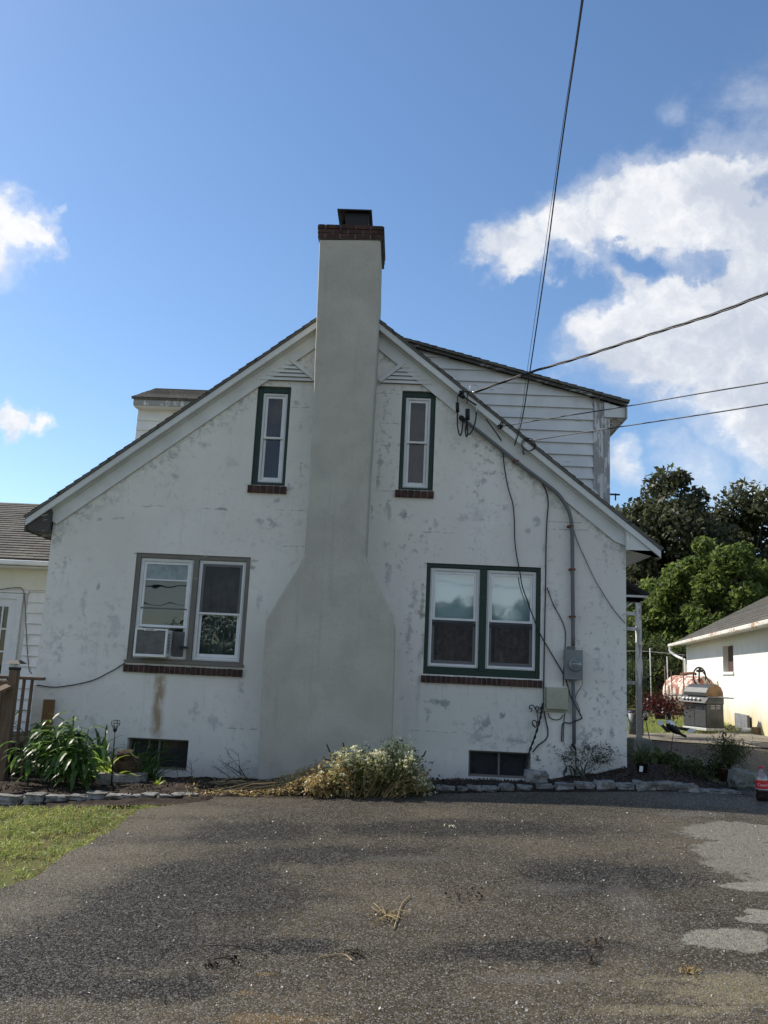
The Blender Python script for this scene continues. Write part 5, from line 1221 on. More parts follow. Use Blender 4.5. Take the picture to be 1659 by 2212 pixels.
sl_o = MB().box(-.45, .45, -.02, .02, 0, .025, Matrix.Translation(gnd(1610, 1571)) @ Matrix.Rotation(-.1, 4, 'Z')).build('fallen_plank', M['wood_l']); tag(sl_o, 'thin pale wood slat lying on the ground before the garage', 'slat')

# ================= oil tank =================
p = gnd(1487, 1563); tc_ = Vector((p.x+.1, p.y+1.2, 0)); zt0 = .12
tk = thing('oil_tank', 'cream oil tank streaked with red rust, behind the grill', 'tank', (tc_.x, tc_.y, .1))
r_t = .48; ax = Vector((-.42, .91, 0)).normalized(); cend = at(1520, 1489, tc_.y); c0_ = Vector((cend.x, tc_.y, cend.z-.12))
c1_ = c0_+ax*1.1
prof = [0.0, .06, .12]; 
pts = [c0_-ax*.09, c0_-ax*.06, c0_, c0_+ax*.4, c0_+ax*.8, c1_, c1_+ax*.06, c1_+ax*.09]
MB().tube(pts, [r_t*.72, r_t*.93, r_t, r_t, r_t, r_t, r_t*.93, r_t*.72], 36).build('shell', M['tank'], tk)
for k in (.2, .9):
    for sgn in (-1, 1):
        q = c0_+ax*k+Vector((-ax.y, ax.x, 0))*sgn*.3; MB().tube([(q.x, q.y, c0_.z-r_t*.8), (q.x, q.y, .0)], .025, 6).build('leg', M['iron'], tk)
ww = thing('hand_wheel', 'dark spoked hoop standing on the oil tank', 'wheel', (c0_.x, c0_.y, c0_.z+r_t))
wc = at(1511, 1461, c0_.y-.15); rw = .235; mb = MB()
yy_ = c0_.y-.15
MB().tube([Vector((wc.x+rw*.88*math.cos(a), yy_+.10*math.cos(a), wc.z+rw*math.sin(a)*1.05)) for a in np.linspace(0, 2*math.pi, 33)], .022, 8, cap=False).build('rim', M['iron'], ww)
MB().tube([(wc.x-.02, yy_, wc.z-rw), (wc.x, yy_, wc.z+rw)], .022, 6).tube([(wc.x-.08, yy_, wc.z+.15), (wc.x+.10, yy_, wc.z+.15)], .035, 6).tube(smoothpath([(wc.x, yy_, wc.z+rw), (wc.x+.12, yy_+.05, wc.z+.12), (wc.x+.28, yy_+.05, wc.z-.12), (wc.x+.32, yy_, wc.z-.3)]), .015, 6).build('spoke', M['iron'], ww)
mb = MB().tube(smoothpath([c0_+ax*.9+Vector((0, 0, r_t+.03)), c0_+ax*.6+Vector((.1, -.1, r_t+.08)), c0_+ax*.3+Vector((0, 0, r_t+.05))]), .04, 6)
tag(mb.build('rusty_pipe', M['rustclip']), 'rusty pipe end lying on top of the oil tank', 'pipe')

# ================= grill =================
gc = gnd(1520, 1581); gr = thing('gas_grill', 'stainless gas grill with rounded lid and dark side, before the oil tank', 'grill', tuple(gc))
th = math.radians(-66); GM = Matrix.Translation(gc) @ Matrix.Rotation(th, 4, 'Z'); S = .9
# local: front faces -Y' , after rotation the front looks to the camera's left
def lb_(x0, x1, y0, y1, z0, z1, mb=None): return (mb or MB()).box(x0*S, x1*S, y0*S, y1*S, z0*S, z1*S, GM)
lb_(-.40, .40, -.27, .30, .12, .72).build('cabinet', M['steel_d'], gr, bevel=.01)
dr1 = lb_(-.39, -.005, -.290, -.271, .15, .70).build('door', M['steel'], gr, bevel=.004); dr2 = lb_(.005, .39, -.290, -.271, .15, .70).build('door', M['steel'], gr, bevel=.004)
lb_(-.33, -.08, -.315, -.30, .60, .625).build('handle', M['steel'], dr1); lb_(.08, .33, -.315, -.30, .60, .625).build('handle', M['steel'], dr2)
lb_(-.42, .42, -.31, .32, .05, .12).build('base_tray', M['lightgrey'], gr, bevel=.008)
for x in (-.36, .36):
    for y in (-.25, .26): MB().lathe([(.035, 0), (.035, .05)], GM @ Vector((x*S, y*S, 0)), 12).build('caster', M['black'], gr)
# control panel (sloped)
mb = MB(); q = [(-.48, -.27, .88), (.48, -.27, .88), (.48, -.40, .74), (-.48, -.40, .74), (-.48, -.27, .70), (.48, -.27, .70)]
mb.v = [tuple(GM @ Vector((x*S, y*S, z*S))) for x, y, z in q]; mb.f = [(3, 2, 1, 0), (3, 4, 5, 2), (0, 4, 3), (1, 2, 5), (0, 1, 5, 4)]; cp_ = mb.build('control_panel', M['steel'], gr)
for k in range(5):
    c_ = Vector((-.30+.13*k+(.03 if k == 4 else 0), -.345, .81)); nn = Vector((0, -.733, -.68)).normalized()*-1
    nn = Vector((0, -.73, .68)); a_, b_ = GM @ (c_*S), GM @ ((c_+nn*.05)*S)
    MB().tube([a_, b_], .03*S, 12).build('knob', M['steel_d'] if k % 2 == 9 else M['lightgrey'], cp_)
lb_(-.42, .42, -.27, .30, .72, .90).build('firebox', M['steel_d'], gr, bevel=.01)
lb_(-.78, -.43, -.26, .26, .88, .905).build('side_shelf', M['steel'], gr, bevel=.004); lb_(.43, .80, -.26, .26, .88, .905).build('side_shelf', M['steel'], gr, bevel=.004)
# lid: extruded arc
arc = [(-.27, .91), (-.275, 1.0), (-.20, 1.12), (-.06, 1.195), (.10, 1.21), (.22, 1.15), (.29, 1.03), (.30, .91)]
mb = MB(); n_ = len(arc)
mb.v = [tuple(GM @ Vector((-.40*S, y*S, z*S))) for y, z in arc]+[tuple(GM @ Vector((.40*S, y*S, z*S))) for y, z in arc]
for k in range(n_-1): mb.f.append((k, k+1, k+n_+1, k+n_))
lid = mb.build('lid', M['steel'], gr)
mb = MB(); 
for x in (-.401, .401):
    mb = MB(); mb.v = [tuple(GM @ Vector((x*S, y*S, z*S))) for y, z in arc]; mb.f.append(tuple(range(n_))); mb.build('lid_end', M['tanlid'], lid)
lb_(-.32, .32, -.335, -.315, .965, .985).build('handle', M['steel'], lid)
mb = MB()
for z in (.60, .64, .68):
    for y in (-.12, .06): lb_(.401, .404, y, y+.13, z, z+.012, mb)
mb.build('vent_slots', M['lightgrey'], gr)

# ================= garden fence behind =================
fe = thing('garden_fence', 'thin wire garden fence with slender poles behind the house corner', 'fence', (6.5, 13, 0))
YFe = 12.0
for (px, yt, yb_) in [(1404, 1400, 1540), (1441, 1418, 1530), (1450, 1450, 1530), (1380, 1410, 1540), (1475, 1412, 1530), (1436, 1440, 1535)]:
    a_, b_ = at(px, yt, YFe), at(px+4, yb_, YFe); MB().tube([a_, (b_.x, b_.y, 0)], .014, 6).build('pole', M['lightgrey'] if px in (1404, 1441) else M['wood'], fe)
MB().tube(smoothpath([at(1345, 1407, YFe), at(1380, 1406, YFe), at(1430, 1410, YFe), at(1480, 1415, YFe)]), .008, 5).build('top_wire', M['lightgrey'], fe)
mb = MB()
for k in range(10):
    z = .2+k*.16; mb.tube([(at(1345, 1400, YFe).x, YFe, z), (at(1400, 1400, YFe).x, YFe, z)], .004, 4)
for k in range(12):
    x = at(1345, 1400, YFe).x+(at(1400, 1400, YFe).x-at(1345, 1400, YFe).x)*k/12; mb.tube([(x, YFe, 0), (x, YFe, 1.8)], .004, 4)
mb.build('mesh', simple('green_wire', (.03, .09, .05), .5), fe)

# ================= things right of the house =================
p = gnd(1368, 1589); bk = thing('bucket', 'dull grey bucket with blue rim beside the house corner', 'bucket', tuple(p))
rb_ = 10.5/F*(p.y+D); hb_ = 50/F*(p.y+D)
MB().lathe([(rb_*.85, 0), (rb_, hb_*.97), (rb_*.93, hb_*.97)], p, 28).build('body', M['galv'], bk); MB().lathe([(rb_*1.04, hb_*.93), (rb_*1.05, hb_), (rb_*.92, hb_), (rb_*.9, hb_*.94)], p, 28).build('rim', M['blue'], bk)
p = gnd(1376, 1640); o = MB().box(-.02, .27, -.05, .3, -.05, .30, Matrix.Translation((p.x-.05, p.y, p.z))).build('stone_trough', M['concrete'], bevel=.02); tag(o, 'greenish grey concrete block planter against the house corner', 'planter')
hk = gnd(1389, 1592); sh = thing('shepherd_hook', 'black wrought iron plant stand with scrolled arm behind the house corner', 'plant hook', tuple(hk))
Yh = hk.y
MB().tube([hk, at(1387, 1500, Yh), at(1389, 1428, Yh)], .014, 6).build('pole', M['iron'], sh)
MB().tube(smoothpath([at(1388, 1480, Yh), at(1394, 1466, Yh), at(1408, 1461, Yh), at(1422, 1465, Yh), at(1431, 1478, Yh), at(1430, 1493, Yh), at(1425, 1497, Yh)]), .011, 6).build('arm', M['iron'], sh)
def scroll(px, py, r, Y, turns=1.4, s=1): return [at(px+s*r*(1-t_)*math.cos(t_*turns*6.28), py+r*(1-t_)*math.sin(t_*turns*6.28), Y) for t_ in np.linspace(0, .9, 22)]
MB().tube(scroll(1399, 1479, 6, Yh), .008, 5).tube(scroll(1423, 1476, 4.5, Yh, s=-1), .008, 5).build('scroll', M['iron'], sh)
hb = thing('hanging_basket', 'dark hanging pot with dark red trailing foliage below the iron hook', 'hanging basket', tuple(at(1426, 1553, Yh-.2)))
Yb = Yh-.2; pc = at(1426, 1553, Yb); rp_ = 12.5/F*(Yb+D)
MB().lathe([(rp_*.8, 0), (rp_, rp_*1.9), (rp_*.9, rp_*1.9)], pc, 20).build('pot', M['pot'], hb)
c_ = at(1428, 1521, Yb)
n = 1500; q = rng.normal(size=(n, 3))*np.array([.25, .17, .12])+np.array(c_); q[:, 2] -= np.abs(q[:, 0]-c_.x)*.15
np_mesh('foliage', leaves(q, .055, .6), 4, M['leaf_red'], hb)
MB().tube([at(1428, 1497, Yh), at(1418, 1527, Yb)], .003, 4).tube([at(1428, 1497, Yh), at(1436, 1527, Yb)], .003, 4).build('hanger', M['iron'], hb)
# garden bird ornament (winged, on a stake)
Yg = gnd(1436, 1648).y; go = thing('bird_ornament', 'black and white flying bird ornament on a thin stake beside the house', 'garden ornament', (at(1436, 1610, Yg).x, Yg, g(4.1, Yg)))
def plate(pts, th_, mat, name, par, Y0, dy=0.0):
    v = [at(x, y, Y0) for x, y in pts]; mb = MB(); n_ = len(v)
    c2 = [(q_.x, q_.z) for q_ in v]; 
    i = 0; mb.v = [(x, Y0-th_/2+dy*(x-c2[0][0]), z) for x, z in c2]+[(x, Y0+th_/2+dy*(x-c2[0][0]), z) for x, z in c2]
    mb.f = [tuple(range(n_)), tuple(reversed(range(n_, 2*n_)))]+[(k, k+n_, (k+1) % n_+n_, (k+1) % n_) for k in range(n_)]; return mb.build(name, mat, par)
bx = [at(1445, 1543, Yg), at(1445, 1551, Yg), at(1446, 1560, Yg), at(1449, 1568, Yg), at(1460, 1578, Yg), at(1471, 1586, Yg), at(1482, 1591.5, Yg)]
bodyb = MB().tube(smoothpath(bx[2:], 4), [.02+.045*math.sin(min(1, k/16*1.15+.18)*math.pi)**.8 for k in range(17)], 12).build('body', M['black'], go)
MB().tube([at(1441, 1556, Yg), at(1447, 1564, Yg), at(1455, 1569, Yg)], [.03, .062, .055], 12).build('breast', M['white'], bodyb)
MB().tube(smoothpath([at(1440, 1540, Yg), at(1444, 1544, Yg), at(1446, 1551, Yg), at(1444, 1557, Yg)], 3), [.008, .022, .03, .034, .030, .026, .024, .024, .024, .024], 10).build('head', M['black'], bodyb)
MB().tube([at(1439, 1538.5, Yg), at(1443, 1541, Yg)], [.006, .016], 8).build('beak', M['wood_l'], bodyb)
wg = plate([(1428, 1562), (1435, 1567), (1448, 1578), (1447, 1582), (1440, 1582), (1430, 1571), (1424, 1567)], .012, M['black'], 'wing', go, Yg-.08)
plate([(1421, 1557), (1428, 1555.5), (1433, 1561), (1430, 1567), (1423, 1566.5), (1420.5, 1562)], .014, M['white'], 'wing_tip', wg, Yg-.083)
wg2 = plate([(1462, 1570), (1476, 1571), (1490, 1573), (1494, 1576), (1488, 1580), (1470, 1577)], .012, M['black'], 'wing', go, Yg+.07)
plate([(1484, 1578), (1492, 1573), (1501, 1575), (1502, 1579), (1494, 1583.5), (1486, 1582)], .014, M['white'], 'wing_tip', wg2, Yg+.067)
MB().tube([at(1455, 1580, Yg), at(1451, 1610, Yg), (at(1447, 1640, Yg).x, Yg, g(4.1, Yg))], .005, 5).build('stake', M['iron'], go)
MB().tube([at(1454, 1589, Yg-.02), at(1462.5, 1603, Yg-.02)], .006, 5).build('leg', M['white'], go)
# solar bulb lights
def bulb_light(px, pyb, pyt, gpx, gpy, lab, cage=True, Y=None):
    q = gnd(gpx, gpy); Yq = q.y if Y is None else Y; zb_ = at(px, pyb, Yq); zt__ = at(px, pyt, Yq); hh = zt__.z-zb_.z
    o = thing('solar_light', lab, 'solar light', (q.x, Yq, g(q.x, Yq)), 'bulb-shaped solar stake lights')
    MB().tube([(q.x, Yq, g(q.x, Yq)), zb_], .008, 6).build('stake', M['iron'], o)
    MB().lathe([(hh*.16, -.0), (hh*.2, hh*.22), (hh*.14, hh*.24)], zb_, 14).build('collar', M['black'], o)
    MB().lathe([(hh*.12, hh*.24), (hh*.18, hh*.4), (hh*.26, hh*.62), (hh*.2, hh*.82), (hh*.02, hh*.88)], zb_, 18).build('bulb', glass('bulb_glass', .3, (.8, .8, .78), .1), o)
    if cage:
        mb = MB()
        for k in range(8):
            a = k*math.pi/4; prof = [(.15, .22), (.42, .72), (.36, 1.0)]
            mb.tube([zb_+Vector((r*hh*math.cos(a), r*hh*math.sin(a), z*hh)) for r, z in prof], .0028, 4)
        for r, z in ((.42, .72), (.36, 1.0)): mb.tube([zb_+Vector((r*hh*math.cos(a), r*hh*math.sin(a), z*hh)) for a in np.linspace(0, 6.283, 17)], .0028, 4, cap=False)
        mb.build('cage', M['iron'], o)
    return o
bulb_light(248, 1580, 1556, 240, 1705, 'caged bulb solar light on a tall stake before the white wall')
bulb_light(170, 1590, 1566, 166, 1708, 'bulb solar light among the broad leaves at left', cage=False)
bulb_light(1395, 1556, 1534, 1405, 1606, 'bulb solar light beside the bucket at the house corner')
# leaning wrought iron scroll hook
th_ = thing('iron_trellis_hook', 'twisted black iron scroll bracket leaning on the wall by the cellar window', 'iron bracket', tuple(at(1142, 1680, -.5)))
ln = [at(1173, 1519, -.04), at(1168, 1548, -.10), at(1156, 1590, -.22), at(1143, 1627, -.32), at(1133, 1680, -.5)]
lp = smoothpath(ln, 10)
mb = MB(); 
for ph in (0, 3.14): mb.tube([q+Vector((math.cos(k*.9+ph), 0, math.sin(k*.9+ph)))*.009 for k, q in enumerate(lp)], .009, 5)
mb.build('twisted_bar', M['iron'], th_)
def sc2(pts, r=.007): return MB().tube(smoothpath([at(x, y, -.06) for x, y in pts], 5), r, 5)
sc2([(1072+74, 1537), (1149, 1535), (1147, 1530), (1144, 1531), (1144, 1526), (1149, 1523), (1155, 1528), (1160, 1540), (1162, 1555), (1160, 1562)]).build('scroll', M['iron'], th_)
sc2([(1160, 1538), (1164, 1530), (1159, 1526), (1157, 1530), (1159, 1533)]).build('scroll', M['iron'], th_)
sc2([(1162, 1538), (1167, 1541), (1170, 1536), (1167, 1530), (1170, 1527)]).build('scroll', M['iron'], th_)
sc2([(1156, 1568), (1152, 1566), (1150, 1560), (1154, 1556), (1159, 1560), (1159, 1570)]).build('scroll', M['iron'], th_)
sc2([(1150, 1562), (1152, 1568), (1158, 1572)]).build('scroll', M['iron'], th_)

# ================= plants =================
def blades(name, base_pts, L, W, mat, parent, droop=1.0, seg=7, spread=.35, up=1.0, bias=(0, 0)):
    """arching strap leaves; one mesh of strips"""
    quads = []
    for (bx_, by_, bz_) in base_pts:
        a = random.uniform(0, 2*math.pi); l = L*random.uniform(.55, 1.15); tilt = random.uniform(.1, spread)
        d = Vector((math.cos(a)+bias[0], math.sin(a)+bias[1], 0)); d = d.normalized() if d.length > .01 else Vector((1, 0, 0)); side = Vector((-d.y, d.x, 0)); w_ = W*random.uniform(.7, 1.2)
        p_ = Vector((bx_, by_, bz_)); el = math.radians(90)-tilt; prev = None
        for k in range(seg+1):
            t_ = k/seg; wk = w_*math.sin(math.pi*(.12+.88*t_)**.8)*(1 if t_ < .98 else .1)
            wk = max(wk, .001); fold = Vector((0, 0, wk*.25))
            cur = (p_-side*wk*.5+fold, p_, p_+side*wk*.5+fold)
            if prev:
                quads.append([prev[0], prev[1], cur[1], cur[0]]); quads.append([prev[1], prev[2], cur[2], cur[1]])
            prev = cur
            p_ = p_+(d*math.cos(el)+Vector((0, 0, math.sin(el))))*l/seg
            el -= droop*(.3+1.4*t_)*random.uniform(.7, 1.3)/seg
    arr = np.array([[tuple(v) for v in q] for q in quads]); return np_mesh(name, arr, 4, mat, parent)
def bed_pts(px0, px1, py0, py1, n, Z=None):
    out = []
    for _ in range(n):
        q = gnd(random.uniform(px0, px1), random.uniform(py0, py1)); out.append((q.x, q.y, bed_z(q.x, q.y)-.02))
    return out
q = gnd(130, 1700)
lil = thing('broad_leaf_plant', 'large clump of long glossy arching leaves at the left of the bed', 'plant', (q.x, q.y, q.z))
# canes with alternate broad leaves (leaning left) plus strap leaves
mb = MB(); quads = []
def leafstrip(p_, d, l, w_, droop, seg=6):
    side = Vector((-d.y, d.x, 0)).normalized(); el = math.asin(max(-1, min(1, d.z))); dh = Vector((d.x, d.y, 0)).normalized(); prev = None
    for k in range(seg+1):
        t_ = k/seg; wk = max(.001, w_*math.sin(math.pi*min(1, .06+.94*t_))**.8 if t_ < .99 else .001)
        cur = (p_-side*wk*.5+Vector((0, 0, wk*.2)), p_, p_+side*wk*.5+Vector((0, 0, wk*.2)))
        if prev: quads.append([prev[0], prev[1], cur[1], cur[0]]); quads.append([prev[1], prev[2], cur[2], cur[1]])
        prev = cur; p_ = p_+(dh*math.cos(el)+Vector((0, 0, math.sin(el))))*l/seg; el -= droop/seg
for k in range(38):
    b_ = gnd(random.uniform(58, 205), random.uniform(1672, 1712)); b_ = Vector((b_.x, b_.y, bed_z(b_.x, b_.y)))
    lean = Vector((random.uniform(-.95, .3), random.uniform(-.5, .15), 0)); hgt = random.uniform(.30, .70)
    cane = [b_+lean*(t_**1.6)*hgt*.9+Vector((0, 0, hgt*t_)) for t_ in np.linspace(0, 1, 8)]
    mb.tube(cane, [.010-.0007*j for j in range(8)], 5)
    for j in range(2, 8):
        for s_ in (0, 1):
            a = random.uniform(0, 6.28); d_ = Vector((math.cos(a)-.45, math.sin(a)*.8-.35, random.uniform(-.1, .7))).normalized()
            leafstrip(cane[j], d_, random.uniform(.20, .40), random.uniform(.042, .074), random.uniform(1.0, 2.2))
np_mesh('leaves', np.array([[tuple(v) for v in q_] for q_ in quads]), 4, M['leaf_lily'], lil); mb.build('stems', M['leaf_lily'], lil)
blades('tall_leaves', bed_pts(165, 225, 1660, 1700, 40), .95, .055, M['leaf_lily'], lil, droop=1.5, spread=.5)
q = gnd(295, 1690); li2 = thing('strap_leaf_plant', 'smaller clump of dark arching strap leaves before the left cellar window', 'plant', tuple(q))
blades('leaves', bed_pts(278, 335, 1678, 1698, 110), .58, .024, M['leaf_lily'], li2, droop=2.0, spread=.9)
q = gnd(238, 1690); ho = thing('hosta', 'low yellow-green leafy plant around the brown statue', 'plant', tuple(q))
blades('leaves', bed_pts(222, 244, 1686, 1702, 60)+bed_pts(252, 288, 1674, 1690, 60), .46, .055, M['leaf_hosta'], ho, droop=1.9, spread=1.0)
q = gnd(340, 1706); tag(blades('seedling', [(q.x, q.y, g(q.x, q.y)+.04)]*9, .13, .03, M['leaf_hosta'], None, droop=1.0, spread=1.2), 'tiny pale green seedling in the mulch near the kerb', 'plant')
# brown statue (seated lump on a base)
q = gnd(262, 1700); stt = thing('garden_statue', 'brown squat stone garden statue amid the yellow-green leaves', 'statue', (q.x, q.y, q.z))
rock('body', q.x, q.y+.12, bed_z(q.x, q.y)+.13, .30, .26, .30, 55, M['statue'], rnd=.85); o = bpy.data.objects[-1] if False else col.objects[-1]; put(o, stt)
rock('head', q.x-.01, q.y+.08, bed_z(q.x, q.y)+.29, .19, .17, .13, 57, M['statue'], rnd=.9); put(col.objects[-1], stt)
rock('foot', q.x-.09, q.y-.05, bed_z(q.x, q.y)+.06, .14, .16, .08, 58, M['statue'], rnd=.9); put(col.objects[-1], stt)

def twigs(mb, c, n, L, r, up=.6, sub=3, tipl=None):
    for _ in range(n):
        a = random.uniform(0, 6.28); el = random.uniform(.5, 2.2)*up; d = Vector((math.cos(a)*math.cos(el), math.sin(a)*math.cos(el), math.sin(el))); l = L*random.uniform(.6, 1.1)
        pts = [Vector(c)]; 
        for k in range(5):
            d = (d+Vector((random.gauss(0, .14), random.gauss(0, .14), random.gauss(0, .12)-.03))).normalized(); pts.append(pts[-1]+d*l/5)
            if k >= 1 and sub:
                d2 = (d+Vector((random.gauss(0, .7), random.gauss(0, .7), random.gauss(.1, .5)))).normalized(); e = pts[-1]+d2*l*.3; mb.tube([pts[-1], pts[-1].lerp(e, .5)+Vector((0, 0, .01)), e], [r*.5, r*.4, r*.25], 4, cap=False)
                if tipl is not None: tipl.append(e)
        mb.tube(pts, [r*(1-.14*k) for k in range(6)], 5, cap=False)
        if tipl is not None: tipl.append(pts[-1])
# flowering bush pile
q = gnd(815, 1722); bu = thing('flowering_bush', 'heap of white-flowered bush cuttings against the foot of the chimney', 'bush', tuple(q))
prof = [(655, 1700), (690, 1650), (735, 1615), (775, 1605), (810, 1615), (845, 1600), (870, 1578), (890, 1600), (910, 1640), (935, 1680)]
def top_y(px):
    for (a, b), (c, d) in zip(prof, prof[1:]):
        if a <= px <= c: return b+(d-b)*(px-a)/(c-a)
    return 1705
lp_, fp_, dp_, tips = [], [], [], []
Yb0 = q.y
mb = MB()
stems = []
for k in range(200):
    px = random.uniform(660, 932); ty = top_y(px)+random.uniform(0, 60); Yk = Yb0+random.uniform(-.15, .40)
    root_ = Vector((at(760+(px-760)*.55, 1700, Yk).x, Yk, g(-.5, Yk)+.02)); tip = at(px, ty, Yk)
    if tip.z < root_.z+.05: tip.z = root_.z+.08
    mid = root_.lerp(tip, .5)+Vector((random.gauss(0, .05), random.gauss(0, .04), .04)); pts = smoothpath([root_, mid, tip], 4)
    mb.tube(pts, [.006-.0005*j for j in range(len(pts))], 4, cap=False); dry = px < 715+random.gauss(0, 30) or (ty > 1655 and random.random() < .45)
    for j in range(46):
        t_ = random.random()**.7; b_ = pts[min(len(pts)-1, int(t_*(len(pts)-1)))]; v = b_+Vector((random.gauss(0, .05), random.gauss(0, .05), random.gauss(0, .04)))
        (dp_ if dry else lp_).append(v)
    for j in range(3 if ty > 1650 else 6):
        c_ = tip.lerp(pts[-3], random.uniform(0, .9))+Vector((random.gauss(0, .035), random.gauss(0, .03), random.gauss(0, .025)))
        if dry and random.random() < .6: continue
        for _ in range(15): fp_.append(c_+Vector((random.gauss(0, .013), random.gauss(0, .013), random.gauss(0, .008))))
mb.build('stems', M['straw'], bu)
arr = lambda L_: np.array([tuple(v) for v in L_ if v.z > g(v.x, v.y)])
np_mesh('leaves', leaves(arr(lp_), .042, .45), 4, M['leaf_aster'], bu); o = np_mesh('dry_leaves', leaves(arr(dp_), .042, .5), 4, M['leaf_dry'], bu)
np_mesh('flowers', leaves(arr(fp_), .019, .8, up=.8), 4, M['flower'], bu)
mb = MB()
for (pts) in ([(727, 1665), (715, 1630), (706, 1608)], [(745, 1650), (746, 1625), (741, 1604)], [(735, 1650), (724, 1645), (700, 1640)], [(905, 1640), (915, 1632), (920, 1622)]):
    mb.tube([at(x, y, Yb0+.45) for x, y in pts], [.012, .010, .008], 5)
mb.build('bare_sticks', M['twig'], bu)
# dark leafy shoots right of the bush
q = gnd(915, 1690); sh2 = thing('green_shoots', 'dark green leafy shoots at the right side of the flowering heap', 'plant', tuple(q))
tp = []; mb = MB(); twigs(mb, (q.x-.1, q.y+.1, q.z), 22, .42, .005, 1.0, 2, tp); mb.build('stems', M['twig'], sh2)
pts_ = np.array([tuple(v+Vector((random.gauss(0, .04), random.gauss(0, .04), random.gauss(0, .04)))) for v in tp for _ in range(7)]); np_mesh('leaves', leaves(pts_, .05, .55), 4, M['leaf_brush'], sh2)
# straw stems lying to the left
q = gnd(600, 1712); st = thing('dead_stems', 'pile of long dry straw-coloured stems lying left of the flowering heap', 'dry stems', tuple(q))
mb = MB()
for k in range(100):
    px = random.uniform(440, 720); q = gnd(px, random.uniform(1698, 1724)); a = random.gauss(.12, .28); l = random.uniform(.2, .75); z_ = random.uniform(.02, .07)+(.10 if px > 600 else 0)
    d = Vector((math.cos(a), math.sin(a)*.6, random.uniform(-.02, .22))); p0_ = Vector((q.x, q.y, g(q.x, q.y)+z_)); m_ = p0_+d*l*.5+Vector((0, 0, random.uniform(0, .05))); e_ = p0_+d*l
    mb.tube([p0_, m_, e_], random.uniform(.0025, .006), 4, cap=False)
mb.build('stems', M['straw'], st)
n = 3200; pp = []
for k in range(n):
    px = random.gauss(655, 60) if k % 3 else random.uniform(400, 700); q = gnd(min(720, px), random.uniform(1690, 1726)); hh = .20*math.exp(-((px-690)/70)**2)
    pp.append((q.x, q.y, g(q.x, q.y)+.02+random.random()*(.05+hh)))
np_mesh('dry_leaves', leaves(np.array(pp), .035, .5), 4, M['leaf_dry'], st)
mb = MB()
for k in range(60):
    q = gnd(random.uniform(420, 640), random.uniform(1700, 1722)); a = random.uniform(-.6, .6); z_ = g(q.x, q.y)+random.uniform(.02, .08); l = random.uniform(.2, .6)
    mb.tube([(q.x, q.y, z_), (q.x+l*math.cos(a), q.y+l*math.sin(a)*.5, z_+random.uniform(0, .08))], .003, 4, cap=False)
mb.build('twigs', M['twig'], st)
# dead weeds against wall x~480-540
q = gnd(500, 1690); dw = thing('dead_weeds', 'thin bare dead weeds against the white wall left of the chimney', 'dead plant', tuple(q)); mb = MB(); tp = []
for (x0_, y0_, x1_, y1_) in [(545, 1690, 470, 1640), (540, 1692, 490, 1625), (530, 1695, 478, 1650), (548, 1695, 500, 1660), (520, 1690, 515, 1625), (510, 1690, 460, 1655), (415, 1690, 412, 1640), (385, 1690, 380, 1655), (640, 1690, 600, 1660)]:
    a_, b_ = at(x0_, y0_, -.5), at(x1_, y1_, -.25); a_.z = g(a_.x, a_.y)+.03
    mb.tube([a_, a_.lerp(b_, .5)+Vector((0, 0, .02)), b_], [.005, .004, .002], 4)
    for k in range(7):
        c_ = a_.lerp(b_, random.uniform(.3, 1)); e_ = c_+Vector((random.gauss(0, .07), random.gauss(0, .05), random.uniform(.0, .10))); mb.tube([c_, e_], .0018, 4); tp.append(e_)
mb.build('stems', M['twig'], dw); np_mesh('seed_heads', leaves(np.array([tuple(v+Vector((random.gauss(0, .01),)*3)) for v in tp for _ in range(3)]), .016, .6), 4, M['twig'], dw)
# dried shrub and hook right of the meter
q = gnd(1275, 1688); ds = thing('dried_shrub', 'half-dead shrub with small leaves before the right end of the wall', 'shrub', tuple(q)); mb = MB(); tp = []
for dx_ in (-.25, 0, .22): twigs(mb, (q.x+dx_, q.y+.5, bed_z(q.x, q.y+.5)), 24, .38, .0045, .95, 3, tp)
mb.build('stems', M['twig'], ds); pts_ = np.array([tuple(v+Vector((random.gauss(0, .035), random.gauss(0, .035), random.gauss(0, .035)))) for v in tp for _ in range(12)]); np_mesh('leaves', leaves(pts_, .030, .45), 4, M['leaf_dull'], ds)
blades('low_leaves', bed_pts(1215, 1262, 1672, 1690, 60), .26, .03, M['leaf_dull'], ds, droop=1.8, spread=1.0)
def hook_hanger(pts, Y, rim, lab, name='pot_hanger'):
    o = thing(name, lab, 'plant hanger', tuple(at(*rim, Y))); MB().tube(smoothpath([at(x, y, Y) for x, y in pts], 5), .009, 6).build('hook', M['pot'], o)
    e_ = at(*pts[-1], Y); mb = MB()
    for k in (-1, 0, 1): mb.tube([e_, at(rim[0]+k*8, rim[1], Y-.03*k)], .0025, 4)
    mb.build('wire', M['pot'], o); return o
Yk = q.y+.6
hook_hanger([(1281.5, 1591), (1281, 1587.5), (1283.5, 1584.5), (1287, 1587), (1287.5, 1594), (1286, 1602)], Yk, (1289, 1618), 'black plastic pot hook rising from the dried shrub before the wall')
def potted(px, pb, rpx, hpx, lab, mat, name='potted_plant'):
    q = gnd(px, pb); o = thing(name, lab, 'potted plant', tuple(q)); k_ = (q.y+D)/F; MB().lathe([(rpx*.78*k_, 0), (rpx*k_, hpx*k_), (rpx*1.06*k_, hpx*k_), (rpx*1.06*k_, hpx*k_*1.08), (rpx*.9*k_, hpx*k_*1.08)], q, 24).build('pot', mat, o); return o, q, k_
o, q, k_ = potted(1387, 1677, 12, 26, 'black nursery pot of long drooping grassy leaves with a white tag at the house corner', M['pot'])
